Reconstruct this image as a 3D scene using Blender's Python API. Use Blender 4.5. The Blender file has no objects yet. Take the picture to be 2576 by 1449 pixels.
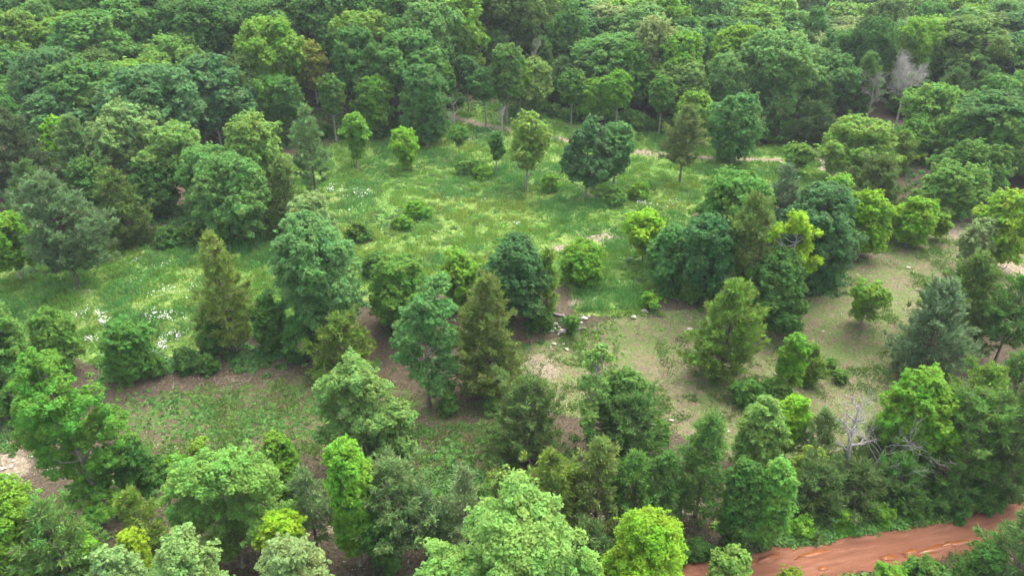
import bpy, math
import numpy as np

# ---------------------------------------------------------------- camera
F, CX, CY, H, PITCH = 1840.0, 1288.0, 724.5, 48.0, math.radians(30)
sc = bpy.context.scene
cd = bpy.data.cameras.new("camera")
cam = bpy.data.objects.new("camera", cd)
sc.collection.objects.link(cam)
cam.location = (0, 0, H)
cam.rotation_euler = (math.radians(90) - PITCH, 0, 0)
cd.sensor_width = 36
cd.lens = 36 * F / 2576
cd.clip_start, cd.clip_end = 0.5, 5000
sc.camera = cam
# ---------------------------------------------------------------- sky and sun
HAZE = 0.00014
SUN_EL, SUN_AZ = math.radians(66), math.radians(40)      # azimuth clockwise from the camera's heading
w = bpy.data.worlds.new("World"); sc.world = w; w.use_nodes = True
nt = w.node_tree
sky = nt.nodes.new("ShaderNodeTexSky"); sky.sky_type = 'NISHITA'; sky.sun_disc = False
sky.sun_elevation = SUN_EL; sky.sun_rotation = SUN_AZ
sky.dust_density = 4.0; sky.ozone_density = 0.6; sky.air_density = 1.0
hs_ = nt.nodes.new("ShaderNodeHueSaturation"); hs_.inputs["Saturation"].default_value = .45   # light cloud cover greys the sky
nt.links.new(sky.outputs[0], hs_.inputs["Color"]); nt.links.new(hs_.outputs[0], nt.nodes["Background"].inputs[0])
nt.nodes["Background"].inputs[1].default_value = 0.15
sd = bpy.data.lights.new("sun", 'SUN'); sd.energy = 0.95; sd.angle = math.radians(70); sd.color = (1, .96, .88)
sun = bpy.data.objects.new("sun", sd); sc.collection.objects.link(sun)
sun.rotation_euler = (math.radians(90) - SUN_EL, 0, -SUN_AZ)
sun.rotation_euler = (-(math.radians(90) - SUN_EL), 0, -SUN_AZ)
sc.view_settings.view_transform = 'Standard'; sc.view_settings.look = 'None'
sc.view_settings.exposure = 2.22; sc.view_settings.gamma = 1
sc.render.engine = 'CYCLES'
sc.cycles.max_bounces = 8; sc.cycles.diffuse_bounces = 7; sc.cycles.transmission_bounces = 6; sc.cycles.volume_bounces = 0
sc.cycles.use_denoising = True

# ---------------------------------------------------------------- terrain and projection
def sm(t):
    t = np.clip(t, 0, 1); return t * t * (3 - 2 * t)

def hgt(x, y):
    x = np.asarray(x, float); y = np.asarray(y, float)
    z = .25 * np.sin(x * .06 + 1) * np.sin(y * .05) + .12 * np.sin(x * .17 + y * .11) + .05 * np.sin(x * .43 - y * .37)
    yb = 71 + 2.0 * np.sin(x * .08) + 1.0 * np.sin(x * .21 + 2)
    z = z - 1.7 + 1.7 * sm((y - yb) / 5)
    z = z + .36 * np.sqrt(np.maximum(y - 138, 0) ** 2 + 36) * sm((75 - x) / 150) - 2.16 * sm((75 - x) / 150)
    z = z + .10 * np.maximum(y - 215, 0) * sm((x + 10) / 60)
    return z - .0 * y

cp, sp = math.cos(PITCH), math.sin(PITCH)
def ray(u, v):
    a = (np.asarray(u, float) - CX) / F; b = -(np.asarray(v, float) - CY) / F
    return a, cp + b * sp, -sp + b * cp

def ground(u, v):
    dx, dy, dz = ray(u, v)
    ts = np.arange(15, 420, .5)
    z = H + ts * dz; hit = np.argmax(z < hgt(ts * dx, ts * dy))
    a, b = ts[max(hit - 1, 0)], ts[hit]
    for _ in range(12):
        m = (a + b) / 2
        if H + m * dz < hgt(m * dx, m * dy): b = m
        else: a = m
    return np.array([b * dx, b * dy, float(hgt(b * dx, b * dy))])

def project(x, y, z):
    zz = z - H
    dep = y * cp - zz * sp
    return CX + F * x / dep, CY - F * (y * sp + zz * cp) / dep, dep

def noise2(x, y, s, seed=0):
    r = np.random.RandomState(seed); g = r.rand(257, 257)
    X = np.asarray(x) / s + 1000; Y = np.asarray(y) / s + 1000
    i = np.floor(X).astype(int); j = np.floor(Y).astype(int)
    fx = sm(X - i); fy = sm(Y - j); i %= 256; j %= 256
    return (g[i, j] * (1 - fx) + g[i + 1, j] * fx) * (1 - fy) + (g[i, j + 1] * (1 - fx) + g[i + 1, j + 1] * fx) * fy

# ---------------------------------------------------------------- mesh helpers
def make_mesh(name, V, faces, mats, vary=None, tint=None, smooth=False, mat_index=None):
    """faces: list of (n,k) int arrays"""
    me = bpy.data.meshes.new(name)
    V = np.ascontiguousarray(V, dtype=np.float32)
    me.vertices.add(len(V)); me.vertices.foreach_set("co", V.ravel())
    loops = np.concatenate([f.ravel() for f in faces]).astype(np.int32)
    sizes = np.concatenate([np.full(len(f), f.shape[1]) for f in faces])
    starts = np.concatenate([[0], np.cumsum(sizes)[:-1]]).astype(np.int32)
    me.loops.add(len(loops)); me.loops.foreach_set("vertex_index", loops)
    me.polygons.add(len(sizes)); me.polygons.foreach_set("loop_start", starts)
    if smooth: me.polygons.foreach_set("use_smooth", np.ones(len(sizes), bool))
    for m in mats: me.materials.append(m)
    if mat_index is not None: me.polygons.foreach_set("material_index", mat_index.astype(np.int32))
    me.update(calc_edges=True)
    if vary is not None:
        a = me.attributes.new("vary", 'FLOAT_VECTOR', 'FACE'); a.data.foreach_set("vector", np.ascontiguousarray(vary, dtype=np.float32).ravel())
    if tint is not None:
        dom = 'FACE' if len(tint) == len(sizes) else 'POINT'
        a = me.attributes.new("tint", 'FLOAT_COLOR', dom)
        t = np.ones((len(tint), 4), np.float32); t[:, :3] = tint
        a.data.foreach_set("color", t.ravel())
    return me

def link(name, me, parent=None, loc=None, label=None, cat=None, group=None, kind=None):
    o = bpy.data.objects.new(name, me); sc.collection.objects.link(o)
    if parent is not None: o.parent = parent
    if loc is not None: o.location = loc
    if label: o["label"] = label
    if cat: o["category"] = cat
    if group: o["group"] = group
    if kind: o["kind"] = kind
    return o

def norm(a): return a / np.maximum(np.linalg.norm(a, axis=-1, keepdims=True), 1e-9)

def tubes(P, R, k=5):
    """P (N,S,3) paths, R (N,S) radii -> verts, quads"""
    N, S, _ = P.shape
    T = np.gradient(P, axis=1); T = norm(T)
    ref = np.where(np.abs(T[..., 2:3]) > .9, np.array([1., 0, 0]), np.array([0, 0, 1.]))
    A = norm(np.cross(T, ref)); B = np.cross(T, A)
    an = np.arange(k) * 2 * np.pi / k
    ring = A[:, :, None, :] * np.cos(an)[None, None, :, None] + B[:, :, None, :] * np.sin(an)[None, None, :, None]
    V = P[:, :, None, :] + ring * R[:, :, None, None]
    idx = np.arange(N * S * k).reshape(N, S, k)
    a = idx[:, :-1]; b = idx[:, 1:]
    Q = np.stack([a, np.roll(a, -1, 2), np.roll(b, -1, 2), b], -1).reshape(-1, 4)
    return V.reshape(-1, 3), Q

def cards(C, U, W, shape='leaf'):
    """rhombic leaf cards: centre C, half axes U and W"""
    N = len(C)
    V = np.stack([C - U, C + W - U * .1, C + U, C - W - U * .1], 1).reshape(-1, 3)
    Q = np.arange(N * 4).reshape(N, 4)
    return V, Q

# ---------------------------------------------------------------- materials
def mat(name):
    m = bpy.data.materials.new(name); m.use_nodes = True
    n = m.node_tree.nodes; n.clear()
    return m, n, m.node_tree.links

def leaf_material(name, use_tint, transl, rough, spec, vlo, vhi, twig=0.0, th=.49):
    m, n, l = mat(name)
    out = n.new("ShaderNodeOutputMaterial")
    at = n.new("ShaderNodeAttribute"); at.attribute_name = "vary"
    sep = n.new("ShaderNodeSeparateXYZ"); l.new(at.outputs["Vector"], sep.inputs[0])
    if use_tint:
        c = n.new("ShaderNodeAttribute"); c.attribute_name = "tint"; col = c.outputs["Color"]
    else:
        c = n.new("ShaderNodeObjectInfo"); col = c.outputs["Color"]
    hs = n.new("ShaderNodeHueSaturation"); l.new(col, hs.inputs["Color"])
    mh = n.new("ShaderNodeMapRange"); mh.inputs[3].default_value = .485; mh.inputs[4].default_value = .515; tcn = n.new("ShaderNodeTexCoord"); nzn = n.new("ShaderNodeTexNoise"); nzn.inputs["Scale"].default_value = .45; nzn.inputs["Detail"].default_value = 3; l.new(tcn.outputs["Object"], nzn.inputs[0])
    ms_ = n.new("ShaderNodeMath"); ms_.operation = 'MULTIPLY_ADD'; ms_.inputs[1].default_value = 2.2; l.new(nzn.outputs[0], ms_.inputs[0])
    mo_ = n.new("ShaderNodeMath"); mo_.operation = 'MULTIPLY_ADD'; mo_.inputs[1].default_value = .5; mo_.inputs[2].default_value = -.85; l.new(sep.outputs[1], mo_.inputs[0]); l.new(mo_.outputs[0], ms_.inputs[2])
    mh.inputs[3].default_value = .478; mh.inputs[4].default_value = .522; l.new(ms_.outputs[0], mh.inputs[0]); l.new(mh.outputs[0], hs.inputs["Hue"])
    add = n.new("ShaderNodeMath"); add.operation = 'MULTIPLY_ADD'; add.inputs[1].default_value = .55
    mul = n.new("ShaderNodeMath"); mul.operation = 'MULTIPLY'; mul.inputs[1].default_value = .45
    l.new(sep.outputs[1], mul.inputs[0]); l.new(sep.outputs[0], add.inputs[0]); l.new(mul.outputs[0], add.inputs[2])
    mv = n.new("ShaderNodeMapRange"); mv.inputs[3].default_value = vlo; mv.inputs[4].default_value = vhi; l.new(add.outputs[0], mv.inputs[0]); l.new(mv.outputs[0], hs.inputs["Value"])
    hs.inputs["Saturation"].default_value = 1
    col = hs.outputs[0]
    if twig > 0:
        gt = n.new("ShaderNodeMath"); gt.operation = 'GREATER_THAN'; gt.inputs[1].default_value = 1 - twig; l.new(sep.outputs[2], gt.inputs[0])
        mx = n.new("ShaderNodeMix"); mx.data_type = 'RGBA'; mx.inputs[7].default_value = (.16, .13, .09, 1)
        l.new(gt.outputs[0], mx.inputs[0]); l.new(col, mx.inputs[6]); col = mx.outputs[2]
    pb = n.new("ShaderNodeBsdfPrincipled"); l.new(col, pb.inputs["Base Color"]); pb.inputs["Roughness"].default_value = rough
    pb.inputs["Specular IOR Level"].default_value = spec
    tr = n.new("ShaderNodeBsdfTranslucent")
    h2 = n.new("ShaderNodeHueSaturation"); h2.inputs["Hue"].default_value = th; h2.inputs["Value"].default_value = 1.25; l.new(col, h2.inputs["Color"]); l.new(h2.outputs[0], tr.inputs[0])
    ms = n.new("ShaderNodeMixShader"); ms.inputs[0].default_value = transl
    l.new(pb.outputs[0], ms.inputs[1]); l.new(tr.outputs[0], ms.inputs[2]); l.new(ms.outputs[0], out.inputs[0])
    return m

M_LEAF = leaf_material("broad_leaves", False, .45, .65, .15, .74, 1.3)
M_NEEDLE = leaf_material("cedar_needles", False, .3, .8, .1, .62, 1.4, .06, .505)
M_WOODS = leaf_material("woodland_leaves", True, .3, .55, .3, .62, 1.42)
M_GRASS = leaf_material("grass_blades", True, .3, .6, .2, .7, 1.3)

def bark_material(name, c1, c2):
    m, n, l = mat(name)
    out = n.new("ShaderNodeOutputMaterial"); pb = n.new("ShaderNodeBsdfPrincipled"); pb.inputs["Roughness"].default_value = .9
    tc = n.new("ShaderNodeTexCoord"); mp = n.new("ShaderNodeMapping"); mp.inputs["Scale"].default_value = (4, 4, 1.0)
    nz = n.new("ShaderNodeTexNoise"); nz.inputs["Scale"].default_value = 3; nz.inputs["Detail"].default_value = 6
    l.new(tc.outputs["Object"], mp.inputs[0]); l.new(mp.outputs[0], nz.inputs[0])
    rp = n.new("ShaderNodeValToRGB"); rp.color_ramp.elements[0].color = (*c1, 1); rp.color_ramp.elements[1].color = (*c2, 1)
    rp.color_ramp.elements[0].position = .35; rp.color_ramp.elements[1].position = .65
    l.new(nz.outputs[0], rp.inputs[0]); l.new(rp.outputs[0], pb.inputs["Base Color"])
    bp = n.new("ShaderNodeBump"); bp.inputs["Strength"].default_value = .5; l.new(nz.outputs[0], bp.inputs["Height"]); l.new(bp.outputs[0], pb.inputs["Normal"])
    l.new(pb.outputs[0], out.inputs[0]); return m

M_BARK = bark_material("grey_bark", (.11, .095, .075), (.30, .26, .21))
M_CBARK = bark_material("cedar_bark", (.05, .038, .03), (.16, .12, .09))
M_DEAD = bark_material("dead_wood", (.17, .155, .14), (.44, .41, .37))
M_DEAD2 = bark_material("dead_wood_brown", (.13, .11, .095), (.28, .25, .22))
M_ROCK = bark_material("limestone", (.22, .19, .15), (.46, .42, .35))

# ---------------------------------------------------------------- ground cover masks
def poly_soft(u, v, poly, soft):
    P = np.array(poly, float); inside = np.zeros(u.shape, bool); d = np.full(u.shape, 1e9)
    for i in range(len(P)):
        a = P[i]; b = P[(i + 1) % len(P)]
        c = ((a[1] > v) != (b[1] > v)) & (u < (b[0] - a[0]) * (v - a[1]) / (b[1] - a[1] + 1e-9) + a[0]); inside ^= c
        e = b - a; t = np.clip(((u - a[0]) * e[0] + (v - a[1]) * e[1]) / (e @ e), 0, 1)
        d = np.minimum(d, np.hypot(u - a[0] - t * e[0], (v - a[1] - t * e[1]) * 1.6))
    return sm(.5 + np.where(inside, d, -d) / (2 * soft))

def line_soft(u, v, pts, wd):
    d = np.full(u.shape, 1e9)
    for a, b in zip(pts[:-1], pts[1:]):
        a = np.array(a, float); e = np.array(b, float) - a
        t = np.clip(((u - a[0]) * e[0] + (v - a[1]) * e[1]) / (e @ e), 0, 1)
        d = np.minimum(d, np.hypot((u - a[0] - t * e[0]) * .6, (v - a[1] - t * e[1])))
    return np.exp(-(d / wd) ** 2)

def blobs(u, v, L):
    m = np.zeros(u.shape)
    for (a, b, ru, rv, s) in L: m = np.maximum(m, s * np.exp(-(((u - a) / ru) ** 2 + ((v - b) / rv) ** 2)))
    return m

MEADOW = [(-200, 640), (250, 615), (480, 605), (680, 560), (740, 400), (900, 335), (1080, 330), (1140, 262), (1300, 262), (1480, 315), (1700, 340), (1850, 368), (2000, 365),
          (2085, 420), (2090, 480), (1950, 480), (1750, 520), (1690, 700), (1600, 800), (1450, 790), (1430, 720), (1350, 690), (1200, 700), (900, 760), (520, 880), (250, 925), (0, 830), (-200, 800)]
LOWGREEN = [(270, 1030), (480, 980), (700, 955), (900, 930), (1100, 1010), (1240, 1000), (1280, 1260), (1040, 1200), (640, 1120), (480, 1180), (330, 1180)]
FIELD = [(1400, 850), (1600, 780), (1750, 780), (1900, 720), (2120, 690), (2250, 590), (2400, 550), (2600, 620), (2560, 760), (2260, 900), (2230, 1130), (1900, 1180), (1700, 1090), (1240, 1010), (1290, 880)]
TAN = [(1360, 925, 80, 45, .9), (1290, 985, 60, 30, .8), (1470, 760, 60, 16, .9), (1610, 742, 55, 14, .7), (1520, 598, 75, 15, 1.05), (1420, 625, 60, 13, .95), (835, 505, 40, 10, .6), (1560, 505, 70, 14, .8),
       (1400, 455, 60, 9, .7), (1100, 600, 60, 10, .5), (600, 955, 170, 20, .48), (440, 975, 90, 18, .45), (700, 915, 110, 22, .4), (1040, 1130, 40, 20, .5), (1290, 600, 60, 10, .4), (1640, 378, 60, 8, .7), (30, 1170, 60, 50, 1),
       (1060, 495, 40, 10, .4), (1110, 402, 40, 8, .5), (1480, 495, 50, 14, .7), (1700, 520, 30, 12, .5), (2200, 640, 60, 14, .6), (2270, 710, 40, 60, .4), (1730, 830, 30, 14, .7), (1680, 940, 80, 50, .5), (2130, 1000, 120, 60, .5), (2060, 900, 80, 30, .4),
       (1950, 760, 120, 30, .4), (1740, 1275, 50, 30, 1), (2117, 1150, 30, 15, .8), (2240, 1150, 30, 20, .6), (200, 735, 70, 14, .5), (540, 640, 30, 12, .4), (1130, 1060, 60, 20, .4), (1180, 1170, 60, 40, .3)]
P1 = [(1120, 288), (1210, 315), (1290, 328), (1370, 345), (1440, 355), (1540, 372), (1640, 388), (1800, 400), (1960, 405)]
P2 = [(2000, 345), (2035, 372), (2068, 405), (2072, 425)]
P3 = [(2370, 545), (2440, 605), (2560, 680), (2700, 760)]
P4 = [(840, 1325), (1000, 1340), (1180, 1345), (1400, 1330), (1640, 1290), (1760, 1240)]
FLOW = [(905, 490, 38, 11, .7), (842, 478, 22, 10, .7), (1620, 514, 24, 5, 1), (405, 800, 40, 12, .2), (408, 872, 13, 26, .3), (440, 848, 22, 8, .4), (228, 857, 16, 6, .4), (290, 812, 26, 7, .8), (235, 793, 40, 14, .25),
        (250, 815, 20, 6, .9), (1300, 567, 6, 3, .8), (420, 735, 90, 25, .04), (370, 660, 80, 20, .10), (1000, 540, 200, 60, .01), (1170, 350, 25, 12, .5), (1240, 345, 40, 20, .15), (1680, 520, 40, 10, .3), (410, 800, 60, 16, .12)]

def cover(x, y, z):
    u, v, dep = project(x, y, z)
    ok = (dep > 5)
    u = np.where(ok, u, -9999.); v = np.where(ok, v, 9999.)
    g = poly_soft(u, v, MEADOW, 22); lg = poly_soft(u, v, LOWGREEN, 30) * .8; f = poly_soft(u, v, FIELD, 30)
    path = np.maximum.reduce([line_soft(u, v, P1, 8) * 1.05, line_soft(u, v, P2, 9), line_soft(u, v, P3, 26), line_soft(u, v, P4, 20)])
    t = np.maximum(blobs(u, v, TAN), path)
    return g, lg, f, t, u, v

# ---------------------------------------------------------------- ground sheet
fx = np.arange(-150, 150.01, .55); ex = 150 + np.geomspace(4, 1600, 16); gx = np.concatenate([-ex[::-1], fx, ex])
fy = np.arange(18, 190.01, .55); gy = np.concatenate([[-800, -300, -100, -40, -10, 5], fy, 190 + np.geomspace(4, 1800, 18)])
X, Y = np.meshgrid(gx, gy); Z = hgt(np.clip(X, -300, 300), np.clip(Y, 10, 330))
g, lg, f, t, _, _ = cover(X, Y, Z)
Z = Z + (noise2(X, Y, 1.3, 5) - .5) * .12 * (np.abs(X) < 150)
V = np.stack([X, Y, Z], -1).reshape(-1, 3)
ny, nx = X.shape; I = np.arange(nx * ny).reshape(ny, nx)
Q = np.stack([I[:-1, :-1], I[:-1, 1:], I[1:, 1:], I[1:, :-1]], -1).reshape(-1, 4)
m, n, l = mat("ground_cover")
out = n.new("ShaderNodeOutputMaterial"); pb = n.new("ShaderNodeBsdfPrincipled"); pb.inputs["Roughness"].default_value = .95; pb.inputs["Specular IOR Level"].default_value = .1
tc = n.new("ShaderNodeTexCoord"); at = n.new("ShaderNodeAttribute"); at.attribute_name = "tint"; sep = n.new("ShaderNodeSeparateColor"); l.new(at.outputs["Color"], sep.inputs[0])
def nz(scale, detail=5, rough=.6):
    a = n.new("ShaderNodeTexNoise"); a.inputs["Scale"].default_value = scale; a.inputs["Detail"].default_value = detail; a.inputs["Roughness"].default_value = rough
    l.new(tc.outputs["Object"], a.inputs[0]); return a.outputs[0]
def mathn(op, a, b, c=None):
    q = n.new("ShaderNodeMath"); q.operation = op
    for i, s in enumerate((a, b, c)):
        if s is None: continue
        if isinstance(s, (int, float)): q.inputs[i].default_value = s
        else: l.new(s, q.inputs[i])
    return q.outputs[0]
def ramp(fac, p0, p1, c0, c1, mid=None):
    r = n.new("ShaderNodeValToRGB"); e = r.color_ramp.elements; e[0].position = p0; e[1].position = p1; e[0].color = (*c0, 1); e[1].color = (*c1, 1)
    if mid: k = e.new(mid[0]); k.color = (*mid[1], 1)
    l.new(fac, r.inputs[0]); return r.outputs[0]
def mix(fac, a, b):
    q = n.new("ShaderNodeMix"); q.data_type = 'RGBA'; l.new(fac, q.inputs[0]); l.new(a, q.inputs[6]); l.new(b, q.inputs[7]); return q.outputs[2]
big, med, fin = nz(.12, 4), nz(.9, 8, .75), nz(3.2, 6, .8)
def edge(mask, amt=.9, lo=.35, hi=.65):
    a = mathn('MULTIPLY_ADD', mathn('SUBTRACT', med, .5), amt, mask)
    a = mathn('MULTIPLY_ADD', mathn('SUBTRACT', fin, .5), amt * .9, a)
    r = n.new("ShaderNodeMapRange"); r.interpolation_type = 'SMOOTHSTEP'; r.inputs[1].default_value = lo; r.inputs[2].default_value = hi; l.new(a, r.inputs[0]); return r.outputs[0]
litter = ramp(fin, .36, .66, (.028, .022, .015), (.12, .088, .06), (.5, (.06, .048, .03)))
fieldc = mix(edge(nz(.28, 5, .7), 1.9, .34, .58), ramp(fin, .36, .64, (.055, .045, .027), (.22, .17, .11)), ramp(fin, .36, .64, (.042, .072, .02), (.13, .165, .05)))
greenc = mix(edge(big, .9), ramp(fin, .36, .64, (.04, .10, .02), (.13, .24, .045)), ramp(fin, .36, .64, (.08, .14, .025), (.20, .25, .07)))
lowc = mix(edge(med, .6, .42, .62), ramp(fin, .36, .64, (.035, .03, .018), (.12, .09, .055)), ramp(fin, .36, .64, (.03, .07, .016), (.09, .15, .03)))
tanc = ramp(fin, .36, .64, (.085, .068, .044), (.30, .25, .175))
c = mix(edge(sep.outputs[1]), litter, fieldc)
c = mix(edge(at.outputs["Alpha"]), c, lowc)
c = mix(edge(sep.outputs[0]), c, greenc)
c = mix(edge(sep.outputs[2], .9, .4, .8), c, tanc)
l.new(c, pb.inputs["Base Color"])
bp = n.new("ShaderNodeBump"); bp.inputs["Strength"].default_value = .8; bp.inputs["Distance"].default_value = .12; l.new(fin, bp.inputs["Height"]); l.new(bp.outputs[0], pb.inputs["Normal"])
l.new(pb.outputs[0], out.inputs[0])
me = make_mesh("ground", V, [Q], [m], smooth=True)
a = me.attributes.new("tint", 'FLOAT_COLOR', 'POINT'); tt = np.stack([g, f, t, lg], -1).reshape(-1, 4).astype(np.float32); a.data.foreach_set("color", tt.ravel())
link("ground", me, kind="structure")

# ---------------------------------------------------------------- red clay road
ROAD = [(1250, 1530), (1500, 1497), (1750, 1462), (1900, 1438), (2084, 1405), (2240, 1378), (2370, 1355), (2500, 1325), (2650, 1290), (2850, 1235), (3100, 1150)]
RW = np.array([ground(u, v)[:2] for u, v in ROAD])
tt = np.linspace(0, len(RW) - 1, 260); RP = np.stack([np.interp(tt, np.arange(len(RW)), RW[:, k]) for k in (0, 1)], -1)
for _ in range(30): RP[1:-1] = (RP[:-2] + RP[1:-1] * 2 + RP[2:]) / 4
RT = norm(np.gradient(RP, axis=0)); RN = np.stack([-RT[:, 1], RT[:, 0]], -1)
RHALF = 1.85
cs = np.linspace(-1, 1, 17)
hw = RHALF + .25 * (noise2(np.arange(260) * 1., 0 * np.arange(260), 4, 3) - .5)[:, None] * 2
hw = hw + .15 * (noise2(np.arange(260) * 1., 0 * np.arange(260) + 9, 1.5, 4) - .5)[:, None]
XY = RP[:, None, :] + RN[:, None, :] * (cs[None, :, None] * hw[..., None])
def road_z(x, y, c): return hgt(x, y) + .10 - .05 * np.exp(-((np.abs(c) - .5) / .16) ** 2) - .06 * np.abs(c) ** 8
ZZ = road_z(XY[..., 0], XY[..., 1], cs[None, :]) + .006 * (noise2(XY[..., 0], XY[..., 1], .5, 8) - .5)
V = np.concatenate([XY, ZZ[..., None]], -1).reshape(-1, 3); I = np.arange(len(V)).reshape(260, 17)
Q = np.stack([I[:-1, :-1], I[1:, :-1], I[1:, 1:], I[:-1, 1:]], -1).reshape(-1, 4)
m, n, l = mat("red_clay")
out = n.new("ShaderNodeOutputMaterial"); pb = n.new("ShaderNodeBsdfPrincipled"); tc = n.new("ShaderNodeTexCoord")
at = n.new("ShaderNodeAttribute"); at.attribute_name = "tint"; sep = n.new("ShaderNodeSeparateColor"); l.new(at.outputs["Color"], sep.inputs[0])
cmb = n.new("ShaderNodeCombineXYZ"); l.new(sep.outputs[0], cmb.inputs[0]); l.new(sep.outputs[1], cmb.inputs[1])
a = n.new("ShaderNodeTexNoise"); a.inputs["Scale"].default_value = 1.0; a.inputs["Detail"].default_value = 7; a.inputs["Roughness"].default_value = .65; l.new(cmb.outputs[0], a.inputs[0])
fin = nz(9, 6, .8)
c = ramp(a.outputs[0], .36, .66, (.10, .042, .024), (.21, .10, .062), (.5, (.145, .060, .033)))
c2 = ramp(fin, .3, .75, (.08, .028, .014), (.24, .11, .066)); q = n.new("ShaderNodeMix"); q.data_type = 'RGBA'; q.inputs[0].default_value = .35; l.new(c, q.inputs[6]); l.new(c2, q.inputs[7])
l.new(q.outputs[2], pb.inputs["Base Color"]); pb.inputs["Roughness"].default_value = .95; pb.inputs["Specular IOR Level"].default_value = .12
bp = n.new("ShaderNodeBump"); bp.inputs["Strength"].default_value = .5; bp.inputs["Distance"].default_value = .06; l.new(fin, bp.inputs["Height"]); l.new(bp.outputs[0], pb.inputs["Normal"]); l.new(pb.outputs[0], out.inputs[0])
sl = np.cumsum(np.r_[0, np.linalg.norm(np.diff(RP, axis=0), axis=1)])
tint = np.zeros((260, 17, 3)); tint[..., 0] = sl[:, None] * .22; tint[..., 1] = cs[None, :] * 3.2
me = make_mesh("road", V, [Q], [m], tint=tint.reshape(-1, 3), smooth=True)
link("road", me, kind="structure")
# puddles lying in the ruts
m, n, l = mat("muddy_water")
out = n.new("ShaderNodeOutputMaterial"); pb = n.new("ShaderNodeBsdfPrincipled"); pb.inputs["Base Color"].default_value = (.19, .066, .022, 1); pb.inputs["Roughness"].default_value = .3; pb.inputs["Specular IOR Level"].default_value = .4; l.new(pb.outputs[0], out.inputs[0])
for k, (u, v, ru, rv) in enumerate([(2042, 1396, 40, 9), (1932, 1407, 34, 9), (1880, 1420, 24, 9), (2290, 1392, 24, 9), (2345, 1384, 42, 11), (2405, 1367, 34, 8), (2235, 1404, 22, 8), (2070, 1431, 12, 6)]):
    r = np.random.RandomState(k + 50); nn = 40; th = np.arange(nn) * 2 * np.pi / nn
    rad = 1 + .18 * np.sin(th * 2 + r.rand() * 6) + .13 * np.sin(th * 5 + r.rand() * 6) + .08 * np.sin(th * 9 + r.rand() * 6)
    pts = np.array([ground(u + ru * a_ * math.cos(b_), v - ru * a_ * math.cos(b_) * .2 + rv * a_ * math.sin(b_))[:2] for a_, b_ in zip(rad, th)])
    z = hgt(pts[:, 0], pts[:, 1]) + .101
    top = np.c_[pts, z]; bot = np.c_[pts, z - .03]
    i = np.arange(nn); side = np.stack([i, i + nn, (i + 1) % nn + nn, (i + 1) % nn], -1)
    link("puddle", make_mesh("puddle", np.r_[top, bot], [i[None, :], side], [m]), kind="structure")

def road_dist(x, y):
    d = np.full(np.shape(x), 1e9)
    for k in range(0, 260, 3): d = np.minimum(d, np.hypot(x - RP[k, 0], y - RP[k, 1]))
    return d

# ---------------------------------------------------------------- tree builders
def profile(shape, t):
    t = np.asarray(t, float)
    if shape == 'round': return np.sqrt(np.clip(1 - ((t - .48) / .55) ** 2, 0, 1))
    if shape == 'dome': return np.where(t < .3, .72 + .28 * t / .3, np.cos(np.clip((t - .3) / .72, 0, 1) * np.pi / 2) ** .65)
    if shape == 'col': return np.clip(1 - np.abs(2 * t - 1) ** 4, 0, 1) ** .5
    if shape == 'cone': return np.clip(1.02 - t, 0, 1) ** .7 * np.minimum(1, .55 + t / .2)
    if shape == 'vase': return np.where(t < .62, .38 + t, np.sqrt(np.clip(1 - ((t - .62) / .4) ** 2, 0, 1)))
    return np.ones_like(t)

def make_lobes(shape, h, wd, cb, r):
    R = wd / 2; z0, z1 = cb * h, h; hc = z1 - z0
    rl = min(max(.33 * R, .6), .5 * hc, 2.1); wob = r.rand(3) * 6.28
    L = []
    nlev = max(2, int(round(hc / (rl * 1.15))))
    off = r.rand(2) * R * .2 - R * .1
    for i in range(nlev):
        tt = (i + .5) / nlev; Rp = float(profile(shape, tt)) * R
        rr = max(Rp - rl * .75, 0); k = max(1, int(round(2 * np.pi * rr / (rl * 1.45))))
        a0 = r.rand() * 6.28
        for j in range(k):
            a = a0 + 2 * np.pi * j / k + r.uniform(-.3, .3); q = rr * r.uniform(.65, 1.2) * (1 + .22 * math.sin(a + wob[0] + tt * 2) + .15 * math.sin(2 * a + wob[1] - tt * 3))
            s = rl * r.uniform(.5, 1.15)
            z = z0 + hc * tt + r.uniform(-.3, .3) * rl
            L.append((off[0] + q * math.cos(a), off[1] + q * math.sin(a), min(max(z, z0 + s * .4), z1 - s * .8), s))
        if rr > rl * 1.2 and i < nlev - 1: L.append((off[0] + r.randn() * .2 * rl, off[1] + r.randn() * .2 * rl, z0 + hc * tt, rl * .9))
    for _ in range(3):
        s = rl * r.uniform(.45, .75); L.append((off[0] + r.uniform(-.35, .35) * R, off[1] + r.uniform(-.3, .3) * R, z1 - s * r.uniform(.8, 1.6), s))
    return np.array(L)

def roughen(L, r):
    out = []
    for (x, y, z, s) in L:
        out.append((x, y, z, s * .78))
        k = 5 if s > .8 else 3
        for j in range(k):
            a = r.rand() * 6.28; e = r.uniform(-.5, 1.2); q = s * r.uniform(.55, .95)
            out.append((x + q * math.cos(a) * math.cos(e), y + q * math.sin(a) * math.cos(e), z + q * math.sin(e) * .8, s * r.uniform(.28, .52)))
    return np.array(out)

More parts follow.
